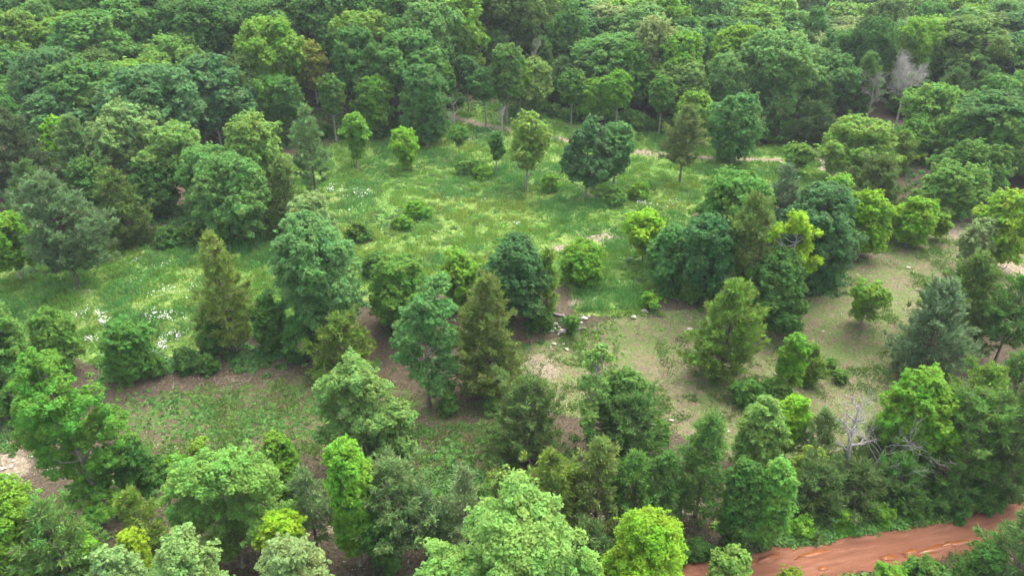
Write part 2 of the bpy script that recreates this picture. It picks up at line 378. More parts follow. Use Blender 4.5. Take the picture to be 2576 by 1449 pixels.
def crown_mesh(L, r, leaf, clump=.85, dens=1.0, cap=60000, mats=None, flat=.85, droop=0.):
    C = []; L = roughen(L, r)
    for i, (x, y, z, s) in enumerate(L):
        k = int(max(5, 11 * (s / clump) ** 2 * dens))
        g_ = np.arange(k) + r.rand(); ph = np.arccos(1 - 2 * (g_ / (k + 1)).clip(0, 1)); th = g_ * 2.39996 + r.rand() * 6
        d = np.stack([np.sin(ph) * np.cos(th), np.sin(ph) * np.sin(th), np.cos(ph)], -1) + r.randn(k, 3) * .16; d = norm(d)
        p = np.array([x, y, z]) + d * np.array([1, 1, flat]) * s * r.uniform(.62, 1.22, (k, 1))
        keep = ((d[:, 2] > -.75) | (r.rand(k) < .4)) & (np.sin(p[:, 0] * 1.9 + i) * np.sin(p[:, 1] * 1.7 + i * 2) * np.sin(p[:, 2] * 2.1 + 1) < .1)
        C.append(np.c_[p, d, np.full(k, i)][keep])
    C = np.concatenate(C); own = C[:, 6].astype(int); C = C[:, :6]
    sc_ = np.array([1, 1, 1 / flat]); A_ = C[:, :3] * sc_; B_ = L[:, :3] * sc_
    d2 = (A_ ** 2).sum(1)[:, None] + (B_ ** 2).sum(1)[None] - 2 * A_ @ B_.T
    hit = d2 < (L[:, 3] * .72)[None] ** 2; hit[np.arange(len(C)), own] = False
    C = C[~hit.any(1)]; nc = len(C)
    cr = clump * r.uniform(.45, .95, nc)
    e = r.choice(nc, nc // 4, replace=False); e = e[C[e, 5] > -.1]      # shoots standing out of the crown
    sh = C[e].copy(); sh[:, :3] += sh[:, 3:] * (clump * r.uniform(.5, 1.1, (len(e), 1))) + np.array([0, 0, .25 * clump]); C = np.concatenate([C, sh]); nc = len(C)
    cr = np.r_[cr, clump * r.uniform(.25, .5, len(e))]
    la = leaf[0] * leaf[1] * 2
    nL = np.maximum(6, (2 * np.pi * cr ** 2 * 1.0 / la)).astype(int)
    tot = nL.sum()
    if tot > cap: nL = np.maximum(4, (nL * cap / tot).astype(int))
    idx = np.repeat(np.arange(nc), nL); N = len(idx)
    D = norm(C[idx, 3:] * .75 + np.array([0, 0, .55]) + r.randn(N, 3) * .75)
    P = C[idx, :3] + D * (cr[idx] * r.uniform(.55, 1.12, N))[:, None] * np.array([1, 1, .8])
    Nn = norm(D * .6 + np.array([0, 0, .55]) + r.randn(N, 3) * .5)
    U = norm(np.cross(Nn, r.randn(N, 3))); U = norm(U * 1 + D * .5 - np.array([0, 0, .25 + droop]))
    W = norm(np.cross(Nn, U))
    ls = r.uniform(.5, 1.4, N)[:, None]
    V, Q = cards(P, U * leaf[0] * ls, W * leaf[1] * ls)
    vary = np.c_[r.rand(N), r.rand(nc)[idx], r.rand(N)]
    return V, Q, vary, C

def limb_paths(A, B, r, bend=.15, S=5):
    t = np.linspace(0, 1, S)[None, :, None]
    P = A[:, None] * (1 - t) + B[:, None] * t
    ln = np.linalg.norm(B - A, axis=1)[:, None, None]
    P = P + np.sin(t * np.pi) * r.randn(len(A), 1, 3) * ln * bend * .5 - np.array([0, 0, 1.]) * np.sin(t * np.pi) * ln * bend * .4
    return P

def wood_mesh(h, L, C, r, r0, zt, lean=0., twigs=60):
    top = np.array([L[:, 0].mean() * .6, L[:, 1].mean() * .6, zt])
    S = 9; t = np.linspace(0, 1, S)[:, None]
    wob = np.cumsum(r.randn(S, 3) * [.06, .06, 0], 0) * h * .06
    P = np.array([0, 0, -.4]) * (1 - t) + top * t + wob * t
    R = r0 * (1 - .82 * t[:, 0]) ; R[0] *= 1.5; R[1] *= 1.08
    V, Q = tubes(P[None], R[None], 8); VV, QQ = [V], [Q]; off = len(V)
    B = L[:, :3]; hd = np.hypot(B[:, 0], B[:, 1]); za = np.clip(B[:, 2] - hd * .9, h * .12, zt * .95)
    k = np.clip(za / zt, 0, 1) * (S - 1); i0 = np.floor(k).astype(int).clip(0, S - 2); fr = (k - i0)[:, None]
    A = P[i0] * (1 - fr) + P[i0 + 1] * fr
    LP = limb_paths(A, B, r, .22, 6); RR = np.linspace(1, .25, 6)[None] * (r0 * .42 * r.uniform(.6, 1.1, (len(B), 1)))
    V, Q = tubes(LP, RR, 5); VV.append(V); QQ.append(Q + off); off += len(V)
    if len(C) and twigs:
        sel = r.choice(len(C), min(twigs, len(C)), replace=False); T = C[sel, :3]
        dd = np.linalg.norm(T[:, None] - B[None], axis=2); j = dd.argmin(1)
        V, Q = tubes(limb_paths(B[j], T, r, .2, 4), np.linspace(1, .4, 4)[None] * np.full((len(T), 1), r0 * .13), 4); VV.append(V); QQ.append(Q + off)
    return np.concatenate(VV), np.concatenate(QQ)

def cedar_meshes(h, wd, cb, r, spray, shape='cone', n_br=150, dens=1., twig_w=1.):
    z0 = cb * h; R = wd / 2
    n_br = int(n_br * dens)
    t = np.sort(r.rand(n_br) ** 1.15); z = z0 + (h - z0) * t * .97
    az = np.arange(n_br) * 2.39996 + r.randn(n_br) * .35
    gap = .6 + .65 * noise2(az * 2, t * 7, 1.0, r.randint(999))
    if shape == 'cone': pr = np.clip(1.0 - t, 0, 1) ** .55 * np.minimum(1, .6 + t * 2.4)
    elif shape == 'oval': pr = np.clip(1 - t ** 2.4, 0, 1) ** .7 * np.minimum(1, .6 + t * 2.0)
    else: pr = np.clip(1.0 - t, 0, 1) ** .85 * np.minimum(1, .7 + t * 2)
    wa = r.rand(4) * 6.28
    side_ = 1 + .22 * np.sin(az + wa[0] + t * 5) + .16 * np.sin(2 * az + wa[1] - t * 9) + .14 * np.sin(t * 23 + wa[2])
    ln = R * 1.12 * pr * gap * side_ * r.uniform(.7, 1.15, n_br) + .25
    el = r.uniform(-.05, .35, n_br) + t * .65
    d = np.stack([np.cos(az) * np.cos(el), np.sin(az) * np.cos(el), np.sin(el)], -1)
    zb = np.maximum(z - ln * .25, z0 * .9)
    A = np.c_[np.zeros(n_br), np.zeros(n_br), zb]
    S = 5; tt = np.linspace(0, 1, S)[None, :, None]
    P = A[:, None] + d[:, None] * (ln[:, None, None] * tt) + np.array([0, 0, 1.]) * (tt ** 2 - tt * .4) * ln[:, None, None] * .22
    r0 = .013 * h + .03
    ts = np.linspace(0, 1, 7)[:, None]; TP = np.array([0, 0, -.4]) * (1 - ts) + np.array([0, 0, h * .96]) * ts + np.cumsum(r.randn(7, 3) * [.05, .05, 0], 0) * ts
    tr = r0 * (1 - .9 * ts[:, 0]); tr[0] *= 1.5
    V1, Q1 = tubes(TP[None], tr[None], 7)
    V2, Q2 = tubes(P, np.linspace(1, .2, S)[None] * (.018 + .012 * ln[:, None]) * twig_w, 3)
    WV = np.concatenate([V1, V2]); WQ = np.concatenate([Q1, Q2 + len(V1)])
    # tufts along the outer part of every branch
    area = ln * 1.0
    ntuft = np.maximum(3, (area / .33)).astype(int); bi = np.repeat(np.arange(n_br), ntuft); NT = len(bi)
    s = r.uniform(.3, 1.0, NT) ** .75
    k = s * (S - 1); i0 = np.floor(k).astype(int).clip(0, S - 2); fr = (k - i0)[:, None]
    Pt = P[bi, i0] * (1 - fr) + P[bi, i0 + 1] * fr
    side = norm(np.cross(d[bi], [0, 0, 1.])) * (r.uniform(-1, 1, NT) * (1.05 - s) * ln[bi] * .42)[:, None]
    Pt = Pt + side + r.randn(NT, 3) * [.12, .12, .12]
    tz = np.linspace(.86, 1.0, 10); Pt = np.r_[Pt, np.c_[r.randn(10, 2) * .08, tz * h]]; bi = np.r_[bi, np.full(10, n_br - 1)]; NT += 10
    dirt = norm(d[bi] + norm(Pt * [1, 1, 0] + 1e-6) * .3 + [0, 0, .45] + r.randn(NT, 3) * .35)
    m_ = max(5, int(13 * (.36 / spray[0]) ** 1.0)); idx = np.repeat(np.arange(NT), m_); N = len(idx)
    U = norm(dirt[idx] + r.randn(N, 3) * .62)
    C = Pt[idx] + U * r.uniform(0, .33, (N, 1)) + r.randn(N, 3) * .10
    W = norm(np.cross(U, r.randn(N, 3)))
    ls = r.uniform(.6, 1.25, N)[:, None]
    V, Q = cards(C, U * spray[0] * ls, W * spray[1] * ls)
    vary = np.c_[r.rand(N), r.rand(NT)[idx], r.rand(N)]
    return V, Q, vary, WV, WQ

def dead_meshes(h, wd, r, spread=.6, levels=4, fork=.35, lean=(0, 0), thick=1., upward=.35, kids=(4, 7)):
    """returns (trunk verts, quads), (branch verts, quads)"""
    S = 6
    t = np.linspace(0, 1, S)[:, None]
    top = np.array([lean[0], lean[1], h * .8])
    P = top * t + np.array([0, 0, -.3]) * (1 - t) + np.cumsum(r.randn(S, 3) * [.14, .14, 0], 0) * t
    r0 = .016 * h * thick + .03
    tr = r0 * (1 - .75 * t[:, 0]); VT, QT = tubes(P[None], tr[None], 7)
    cur = [(P, tr, h * .8)]; VV, QQ, off = [], [], 0
    length = wd * .5
    for lv in range(levels):
        NP, NR = [], []
        for (p, rr, ln) in cur:
            k = r.randint(kids[0], kids[1]) + (5 if lv == 0 else 0)
            for j in range(k):
                s = r.uniform(fork if lv == 0 else .25, 1.0)
                q = s * (S - 1); i = min(int(q), S - 2); a = p[i] * (1 - (q - i)) + p[i + 1] * (q - i); ra = rr[i] * .62
                dr = norm(p[-1] - p[0]); az = r.rand() * 6.28
                if lv == 0: d = norm(np.array([math.cos(az), math.sin(az), upward + s * .9 * spread]))
                else:
                    d = norm(dr + r.randn(3) * .55 + [0, 0, .12])
                L = length * (.62 ** lv) * r.uniform(.55, 1.1) * (1.1 - .45 * s if lv == 0 else 1)
                pp = [a]; dd = d
                for _ in range(S - 1):
                    dd = norm(dd + r.randn(3) * .16 + [0, 0, .05]); pp.append(pp[-1] + dd * L / (S - 1))
                NP.append(np.array(pp)); NR.append(np.linspace(1, .4, S) * max(ra, (.03, .02, .013, .011, .01)[lv] * thick))
        V, Q = tubes(np.array(NP), np.array(NR), 4 if lv < 2 else 3); VV.append(V); QQ.append(Q + off); off += len(V)
        cur = [(a, b, 0) for a, b in zip(NP, NR)]
    return (VT, QT), (np.concatenate(VV), np.concatenate(QQ))

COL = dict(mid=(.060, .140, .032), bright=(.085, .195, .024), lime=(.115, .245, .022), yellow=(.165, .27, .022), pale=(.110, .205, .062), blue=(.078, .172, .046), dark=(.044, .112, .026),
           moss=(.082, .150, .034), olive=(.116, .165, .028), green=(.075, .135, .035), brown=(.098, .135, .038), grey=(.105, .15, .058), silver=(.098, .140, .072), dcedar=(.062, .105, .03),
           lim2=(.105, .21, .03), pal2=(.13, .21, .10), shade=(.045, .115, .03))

def add_tree(root_name, loc, label, cat, crown_me, wood_me, col, group=None, rot=0, scale=(1, 1, 1), wood_name="trunk", crown_name="crown"):
    e = link(root_name, None, None, loc, label, cat, group); e.rotation_euler = (0, 0, rot); e.scale = scale
    e.empty_display_size = .3
    link(wood_name, wood_me, e)
    c = link(crown_name, crown_me, e); c.color = (*col, 1)
    return e

PLACED = []
LEAFK = np.array([1.5, 1.46, .95]); CEDK = np.array([1.35, 1.55, 1.25])
def tree(cx, top, by, wpx, kind, colr, label, shape=None, cb=None, seed=None, lobes=None, dens=1., jit=.06, name=None, cat=None, group=None, trunk_u=None, **kw):
    r = np.random.RandomState(seed if seed is not None else (int(cx) * 31 + int(top) * 7) % 99991)
    if by < 1450 and lobes is None and kind in 'bc' and (cb is None or cb < (.2 if kind == 'b' else .15)): by = by - (.15 if kind == 'b' else .10) * wpx   # the crown's skirt, not the trunk, was measured
    wpx = wpx * {'b': .90, 'c': 1.02}.get(kind, 1.)
    g0 = ground(cx, by); dx, dy, dz = ray(cx, top); tq = g0[1] / dy; ztop = H + tq * dz; h = max((ztop - g0[2]) * .97, .6)
    midz = g0[2] + h * .55; dep = g0[1] * cp - (midz - H) * sp
    x = (cx - CX) / F * dep; z = float(hgt(x, g0[1])); loc = (x, g0[1], z); wd = wpx / F * dep
    base = np.array(COL[colr] if isinstance(colr, str) else (colr or (.5, .5, .5))); base = base * (1 + r.uniform(-jit, jit, 3)) * (CEDK if kind == 'c' else LEAFK)
    PLACED.append((x, g0[1], wd, h))
    if kind == 'b' or kind == 's':
        leaf = min(max(.0020 * dep, .12), .28); leaf = (leaf, leaf * .58)
        shape = shape or ('round' if kind == 'b' else 'dome'); cbv = cb if cb is not None else (.22 if kind == 'b' else .02)
        if lobes:   # crown drawn as bulges at measured offsets from the trunk, in shares of width and height
            L = []
            for (a, b, c_) in lobes:
                s = c_ * wd; yy = r.uniform(-.25, .25) * wd * (1 - min(1, abs(a) * 1.2))
                L.append((a * wd, yy, b * h, s))
                if abs(a) < .42: L.append((a * wd * .8, yy + s * .9 * r.choice([-1, 1]), b * h - s * .3, s * .85))
            L = np.array(L)
        else: L = make_lobes(shape, h, wd, cbv, r)
        V, Q, vary, C = crown_mesh(L, r, leaf, clump=kw.get('clump', min(.72, max(.4, wd * .085))), dens=dens, cap=int(kw.get('cap', 42000) * 1.4), droop=kw.get('droop', 0.))
        cm = make_mesh("crown", V, [Q], [M_LEAF], vary)
        r0 = kw.get('r0', .013 * h + .04) if kind == 'b' else .03 + .006 * h
        WV, WQ = wood_mesh(h, L, C, r, r0, h * .82, twigs=70 if kind == 'b' else 20)
        wm = make_mesh("trunk", WV, [WQ], [kw.get('bark', M_BARK)], smooth=True)
        return add_tree(name or ("broadleaf_tree" if kind == 'b' else "shrub"), loc, label, cat or ("tree" if kind == 'b' else "shrub"), cm, wm, base, group, wood_name="trunk" if kind == 'b' else "stems", crown_name="crown" if kind == 'b' else "foliage")
    if kind == 'c':
        s = min(max(.0038 * dep, .22), .40)
        V, Q, vary, WV, WQ = cedar_meshes(h, wd, cb if cb is not None else .12, r, (s, s * .20), shape or 'cone', int(50 + wd * h * 1.55), dens)
        cm = make_mesh("crown", V, [Q], [M_NEEDLE], vary); wm = make_mesh("trunk", WV, [WQ], [M_CBARK], smooth=True)
        return add_tree(name or "cedar_tree", loc, label, cat or "cedar", cm, wm, base, group)
    if kind == 'd':
        (VT, QT), (VB, QB) = dead_meshes(h, wd, r, thick=kw.get('thick', 1.), levels=kw.get('levels', 4), fork=kw.get('fork', .35), lean=(kw.get('lean', 0) * wd, 0), upward=kw.get('upward', .35), kids=kw.get('kids', (4, 6)))
        e = link(name or "dead_tree", None, None, loc, label, "dead tree", group); mt = kw.get('bark', M_DEAD)
        link("trunk", make_mesh("trunk", VT, [QT], [mt], smooth=True), e); link("branches", make_mesh("branches", VB, [QB], [mt], smooth=True), e)
        return e

ORD = ["closest", "second", "third", "fourth", "fifth", "sixth", "seventh", "eighth", "ninth", "tenth", "eleventh", "twelfth", "thirteenth", "fourteenth", "fifteenth", "sixteenth", "seventeenth", "eighteenth", "nineteenth", "twentieth", "21st", "22nd", "23rd", "24th", "25th", "26th", "27th", "28th", "29th", "30th", "31st", "32nd", "33rd", "34th", "35th", "36th"]
# ================================================================ TREES (crown centre u, top v, base v, width px, kind, colour, label)
# ---- bottom edge, nearest
tree(322, 1376, 1650, 180, 'b', 'pal2', "pale fluffy maple crown cut off by the bottom edge, left one of three", 'dome', .1)
tree(492, 1333, 1650, 235, 'b', 'pal2', "pale fluffy maple crown in the middle of three at the bottom edge", 'dome', .1)
tree(738, 1350, 1660, 235, 'b', 'pal2', "pale fluffy maple crown under the small yellow sapling at the bottom edge", 'dome', .1)
tree(352, 1336, 1560, 85, 'b', 'yellow', "yellow-green sapling top poking up behind the pale bottom-left crown", 'vase', .2, dens=.8)
tree(243, 1357, 1540, 95, 'b', 'lim2', "lanky bright sapling beside the dark olive cedar at the bottom left", 'col', .1, dens=.6)
tree(712, 1292, 1480, 112, 'b', 'yellow', "spiky yellow sapling above the pale crowns at the bottom", 'vase', .25, dens=.7)
tree(568, 1117, 1425, 330, 'b', 'pale', "big spreading mid-green maple with a bent bare limb low in its crown", None, .12,
     lobes=[(-.05, .90, .15), (.14, .86, .16), (.30, .74, .14), (-.22, .76, .15), (.0, .68, .19), (-.38, .58, .13), (-.30, .40, .15), (.22, .55, .17), (.40, .44, .13), (-.10, .45, .15), (.10, .28, .15), (.30, .25, .14), (.50, .40, .09), (-.42, .28, .12), (-.12, .2, .12)], cap=60000)
tree(182, 866, 1290, 262, 'b', (.075, .175, .035), "tall leafy tree with bright tips and dense bluish skirt in the lower left clearing", None, .05,
     lobes=[(-.06, .94, .14), (-.15, .84, .17), (.08, .82, .16), (.22, .72, .16), (-.28, .70, .16), (.0, .66, .2), (.36, .58, .14), (-.38, .54, .13), (.12, .50, .19), (-.18, .48, .19), (.30, .38, .17), (-.30, .34, .17), (.05, .28, .2), (.20, .16, .16), (-.12, .16, .16)], cap=60000)
tree(338, 1108, 1280, 95, 'b', 'dark', "small bluish-dark tree tucked against the tall lower left tree", 'round', .15)
tree(62, 1206, 1540, 165, 'b', 'lim2', "lime-topped tree at the bottom left corner behind the olive cedar", 'col', .08)
tree(160, 1256, 1560, 215, 'c', 'moss', "broad mossy cedar in the bottom left corner", 'oval', .04)
tree(345, 1232, 1405, 92, 'c', 'olive', "two-humped small olive cedar left of the big spreading maple", 'oval', .03)
tree(712, 1088, 1240, 112, 'b', 'bright', "dense bright green tree right behind the big spreading maple", 'dome', .05)
tree(780, 1170, 1400, 105, 'c', 'grey', "thin grey cedar with a bare lower trunk beside the lime column tree", 'cone', .28, dens=.6)
tree(882, 1108, 1435, 112, 'b', (.10, .22, .032), "lime-green column-shaped tree in the front row of cedars", 'col', .1, dens=.9)
tree(987, 1157, 1385, 185, 'c', 'grey', "wide grey-green cedar above the dark holly in the front row", 'oval', .3)
tree(1068, 1240, 1400, 110, 'c', (.08, .125, .055), "grey-green cedar with long bare lower trunk, right of the dark holly", 'oval', .38, dens=.75)
tree(966, 1300, 1445, 92, 'b', 'dark', "small very dark holly-like tree under the grey cedars", 'dome', .08)
tree(1172, 1175, 1380, 100, 'c', (.14, .17, .085), "slim cedar with a pale frosted tip in the front row", 'spire', .3, dens=.8)
tree(1256, 1183, 1335, 100, 'c', 'olive', "small olive cedar just right of the frosted-tip cedar", 'spire', .08, dens=.8)
tree(1385, 1128, 1375, 135, 'c', 'olive', "olive cedar laced with bright vines in the front row", 'oval', .1)
tree(1503, 1102, 1350, 125, 'c', (.12, .155, .04), "yellowish pointed cedar with its bare trunk visible in the front row", 'cone', .28)
tree(1596, 1140, 1335, 105, 'c', 'moss', "mid-green cedar between the yellowish pointed cedar and its thin neighbour", 'oval', .2)
tree(1676, 1138, 1325, 95, 'c', 'moss', "thin see-through cedar in the front row over tan soil", 'cone', .2, dens=.6)
tree(1772, 1038, 1300, 140, 'c', 'moss', "tall soft green cedar at the right end of the front row", 'cone', .18)
tree(1478, 1318, 1450, 140, 'c', 'dcedar', "low very dark cedar behind the big bottom maple", 'oval', .05)
tree(1300, 1256, 1740, 470, 'b', (.13, .23, .075), "large pale maple dome at the bottom centre of the photo", None, .05,
     lobes=[(0.02,.95,.09),(0.03,.92,.09),(-.08,.90,.10),(.12,.90,.09),(0.0,.84,.12),(-.18,.80,.10),(.2,.79,.11),(-.05,.74,.13),(.12,.7,.13),(-.28,.70,.10),(.3,.66,.11),(-.38,.60,.10),(.40,.56,.1),(-.18,.6,.14),(.2,.56,.14),(0,.55,.15),(-.42,.48,.1),(.46,.46,.09),(-.2,.4,.15),(.1,.38,.15)], cap=60000, clump=.9)
tree(1135, 1375, 1740, 290, 'b', (.12, .22, .07), "pale maple shoulder left of the large bottom dome", 'dome', .1)
tree(1470, 1392, 1720, 130, 'b', (.12, .22, .07), "narrow pale maple right of the large bottom dome", 'dome', .1)
tree(1622, 1300, 1580, 200, 'b', 'lime', "lime tree with grey forked limbs just left of the red road", 'round', .15, dens=.85, clump=.7)
tree(1945, 1157, 1388, 95, 'b', (.085, .20, .05), "bright tall shaggy tree leaning over the left end of the road", 'col', .06)
tree(1868, 1165, 1385, 95, 'b', 'dark', "dark blue-green tree pressed against the bright shaggy tree by the road", 'col', .05)
tree(1907, 996, 1210, 140, 'b', 'pale', "pale grey-green tree with plume top above the roadside pair", 'dome', .12)
tree(1986, 1002, 1165, 90, 'b', 'lime', "lime tree touching the pale plume-topped tree", 'vase', .15)
tree(2060, 1033, 1190, 90, 'c', 'grey', "greyish cedar right of the small lime tree", 'oval', .08)
tree(2045, 1133, 1235, 105, 's', (.17, .23, .06), "straggly yellowish thicket in front of the greyish cedar", 'dome', .02, dens=.6)
tree(2055, 1175, 1300, 150, 'c', 'dcedar', "dark cedar in the roadside hedge, nearest the shaggy tree", 'oval', .02)
tree(2160, 1172, 1292, 170, 'c', (.065, .095, .03), "dark cedar in the roadside hedge below the sprawling dead tree", 'oval', .02)
tree(2255, 1150, 1272, 130, 'c', 'moss', "mossy cedar at the right end of the roadside hedge", 'oval', .02)
tree(2165, 958, 1215, 105, 'd', None, "bleached upright dead tree standing at the edge of the bare field", lean=-.1, fork=.4, upward=.6, thick=1.5, levels=3, kids=(4, 6))
tree(2185, 1085, 1222, 240, 'd', None, "sprawling leafless grey tree arching over the roadside hedge", lean=.1, fork=.15, upward=.15, levels=4, thick=.75, kids=(3, 5))
tree(2296, 942, 1200, 175, 'b', 'bright', "vivid green round crown rising behind the big roadside cedars", 'round', .2)
tree(2243, 1015, 1190, 125, 'c', (.085, .13, .03), "small cedar leaning on the vivid green crown", 'oval', .05)
tree(2428, 980, 1250, 245, 'c', 'moss', "huge broad cedar above the far bend of the red road", 'oval', .12)
tree(2555, 955, 1265, 150, 'c', 'dcedar', "dark cedar on the right edge beside the huge broad cedar", 'oval', .04)
tree(2472, 925, 1110, 150, 'c', 'olive', "olive cedar behind the huge broad cedar", 'oval', .06)
tree(2565, 876, 1060, 110, 'c', 'moss', "cedar cut by the right edge under the leaning dark trunk", 'oval', .06)
tree(2585, 1258, 1500, 175, 'c', 'green', "grey-green cedar filling the bottom right corner over the road", 'oval', .03)
tree(2468, 1372, 1490, 100, 's', 'dark', "dark bush under the bottom right corner cedar", 'dome', .02)
tree(1842, 1390, 1500, 108, 's', 'pale', "leafy bush overhanging the road at the bottom edge", 'dome', .02)
for (cx_, tp_, by_, w_, c_, lb_) in [(1325, 1205, 1350, 75, 'moss', "small soft cedar between the olive and vine-laced cedars of the front row"), (1445, 1180, 1345, 70, 'olive', "slim cedar between the vine-laced and yellowish pointed cedars"),
      (1550, 1170, 1330, 60, 'moss', "slim cedar just right of the yellowish pointed cedar"), (1642, 1150, 1325, 70, 'green', "slim dusky cedar left of the thin see-through one"), (1215, 1225, 1352, 60, 'moss', "tiny cedar right of the frosted-tip cedar"),
      (1118, 1265, 1390, 60, 'grey', "tiny grey cedar left of the frosted-tip cedar"), (925, 1225, 1400, 70, 'grey', "slim grey cedar right of the lime column tree"), (1725, 1120, 1310, 80, 'moss', "soft cedar left of the tall soft green one")]:
    tree(cx_, tp_, by_, w_, 'c', c_, lb_, 'oval', .2, dens=.75)
# ---- lower clearing
tree(905, 908, 1178, 255, 'b', (.11, .21, .075), "pale knobbly tree with spreading lobes and dark hollow, alone in the lower clearing", None, .1,
     lobes=[(-.02, .96, .09), (.10, .90, .10), (-.16, .86, .12), (.02, .80, .15), (.20, .78, .11), (-.30, .74, .13), (-.12, .66, .17), (-.40, .60, .10), (.14, .60, .14), (.36, .56, .13), (.42, .42, .13), (.30, .36, .13), (-.26, .48, .16), (-.38, .36, .12), (-.08, .42, .14), (-.20, .22, .14), (.46, .30, .09)])
tree(965, 1080, 1195, 130, 'c', 'dcedar', "low dark cedar hidden behind the pale knobbly tree", 'oval', .05)
tree(856, 797, 965, 158, 'c', (.105, .15, .025), "rounded yellow-olive cedar behind the pale knobbly tree", 'oval', .04)
tree(1066, 690, 1020, 185, 'b', (.075, .18, .07), "tall billowing maple with hanging lobes and a bare trunk foot", None, .2,
     lobes=[(.30, .96, .13), (.08, .90, .15), (-.08, .80, .16), (.34, .82, .15), (.18, .72, .18), (-.22, .66, .17), (-.36, .56, .14), (.02, .56, .18), (.36, .58, .14), (.26, .44, .16), (-.28, .42, .15), (-.06, .36, .14), (.32, .32, .14), (.14, .22, .15), (.26, .12, .13)], cap=50000)
tree(1008, 655, 850, 180, 'b', (.075, .165, .035), "bushy mid-green tree behind the tall billowing maple", 'round', .08)
tree(1150, 632, 790, 105, 'b', 'lim2', "small yellowish tree between the billowing maple and the dark vase tree", 'round', .1)
tree(1225, 685, 1000, 185, 'c', (.095, .13, .03), "large olive-brown cedar with wide skirt beside the billowing maple", 'cone', .06)
tree(1300, 597, 822, 170, 'b', (.045, .115, .045), "dark dense tree with pale top above the stone pile", 'round', .12)
tree(1376, 622, 800, 62, 'c', 'olive', "slim olive cedar touching the dark dense tree", 'cone', .05)
tree(1242, 655, 770, 62, 'b', 'lim2', "small lime tree wedged between the cedar and the dark dense tree", 'round', .1)
tree(1368, 782, 825, 48, 's', 'dark', "low dark bush beside the stone pile")
tree(1470, 612, 730, 125, 'b', 'bright', "airy round feathery tree standing alone in the meadow's lower edge", 'round', .06, dens=.9)
tree(1622, 528, 672, 105, 'b', (.15, .28, .025), "lime-topped small tree at the left of the central grove", 'vase', .15)
tree(1692, 570, 745, 120, 'b', (.055, .15, .05), "soft mid-green tree right of the lime-topped small tree", 'round', .04)
tree(1782, 540, 775, 128, 'b', (.04, .11, .05), "dark blue-green tree with thin white stems below", 'col', .16)
tree(1842, 433, 680, 195, 'b', 'blue', "smooth pale domed tree at the back of the central grove", 'round', .08)
tree(1882, 478, 765, 130, 'c', 'brown', "tall brown-green cedar in the middle of the central grove", 'oval', .1)
tree(1907, 684, 760, 58, 'c', 'dcedar', "tiny dark cedar at the foot of the brown-green cedar", 'oval', .03)
tree(2062, 460, 748, 215, 'b', (.05, .12, .055), "largest blue-green tree of the central grove, hanging to the ground", 'round', .03, cap=50000)
tree(1985, 533, 772, 165, 'b', 'yellow', "yellow-leaved tree with exposed white arching limbs in the central grove", None, .1, dens=.9, bark=M_DEAD, r0=.17,
     lobes=[(-.05, .97, .10), (.12, .93, .11), (.26, .84, .11), (.36, .73, .11), (.30, .62, .10), (-.34, .74, .08), (-.30, .85, .07), (.02, .84, .08), (.46, .52, .08), (.40, .42, .08), (.14, .6, .07)], clump=.55)
tree(1968, 410, 620, 95, 'c', 'silver', "silvery grey cedar poking out behind the central grove", 'oval', .1, dens=.8)
tree(2094, 438, 660, 105, 'b', 'lim2', "light green tree on the back right shoulder of the central grove", 'round', .1)
tree(2182, 482, 660, 108, 'b', 'lime', "lime column tree just right of the central grove", 'col', .1)
tree(2296, 498, 635, 112, 'b', 'lime', "round lime tree standing alone on the slope right of the lime column", 'round', .12)
tree(2362, 538, 604, 55, 'b', 'lim2', "little leaning lime tree beside the round lime tree", 'round', .25)
tree(2204, 397, 580, 160, 'c', (.075, .105, .03), "wide brown cedar behind the lime trees", 'oval', .05)
tree(2168, 298, 490, 200, 'b', (.12, .20, .05), "broad yellow-tipped tree beside the bend of the dirt track", 'round', .1)
tree(2402, 420, 575, 185, 'b', (.085, .17, .045), "broad fresh green tree above the round lime tree", 'round', .08)
tree(2440, 362, 520, 175, 'b', 'mid', "mid-green flat-topped tree behind the broad fresh green one", 'round', .1)
tree(2535, 485, 700, 140, 'b', (.125, .235, .03), "tall bright lime tree by the track on the right edge", 'col', .15)
tree(2462, 545, 690, 90, 'b', (.17, .22, .12), "sparse whitish half-bare tree left of the bright lime tree", 'round', .2, dens=.35, bark=M_DEAD)
tree(2432, 640, 890, 175, 'c', (.085, .12, .03), "tall olive cedar behind the silver cedar", 'cone', .08)
tree(2352, 700, 980, 195, 'c', 'silver', "silver-blue frosted cedar on the right side of the bare field", 'cone', .08)
tree(2545, 690, 925, 115, 'c', 'moss', "cedar with a dark leaning trunk at the right edge", 'oval', .35, dens=.9)
tree(2182, 698, 820, 125, 'b', (.10, .20, .035), "small flat-layered redbud alone in the bare field", None, .15, clump=.5,
     lobes=[(-.22, .90, .15), (.02, .88, .14), (-.36, .72, .12), (.22, .72, .15), (.38, .58, .13), (.0, .62, .16), (-.20, .52, .13), (.28, .42, .14), (-.02, .36, .12), (-.18, .26, .10), (.16, .26, .11)])
tree(1834, 700, 968, 185, 'c', 'olive', "pointed yellow-olive cedar standing alone in the bare field", 'cone', .14)
tree(1995, 843, 1003, 62, 'b', 'bright', "skinny young tree in the bare field leaning on a tiny cedar", 'col', .2, clump=.45)
tree(2042, 872, 965, 52, 'c', 'olive', "tiny olive cedar against the skinny young tree", 'oval', .08)
tree(1957, 945, 1010, 75, 's', 'mid', "low green shrub left of the skinny young tree")
tree(1880, 962, 1015, 90, 's', 'mid', "low shrub just above the pale plume-topped tree")
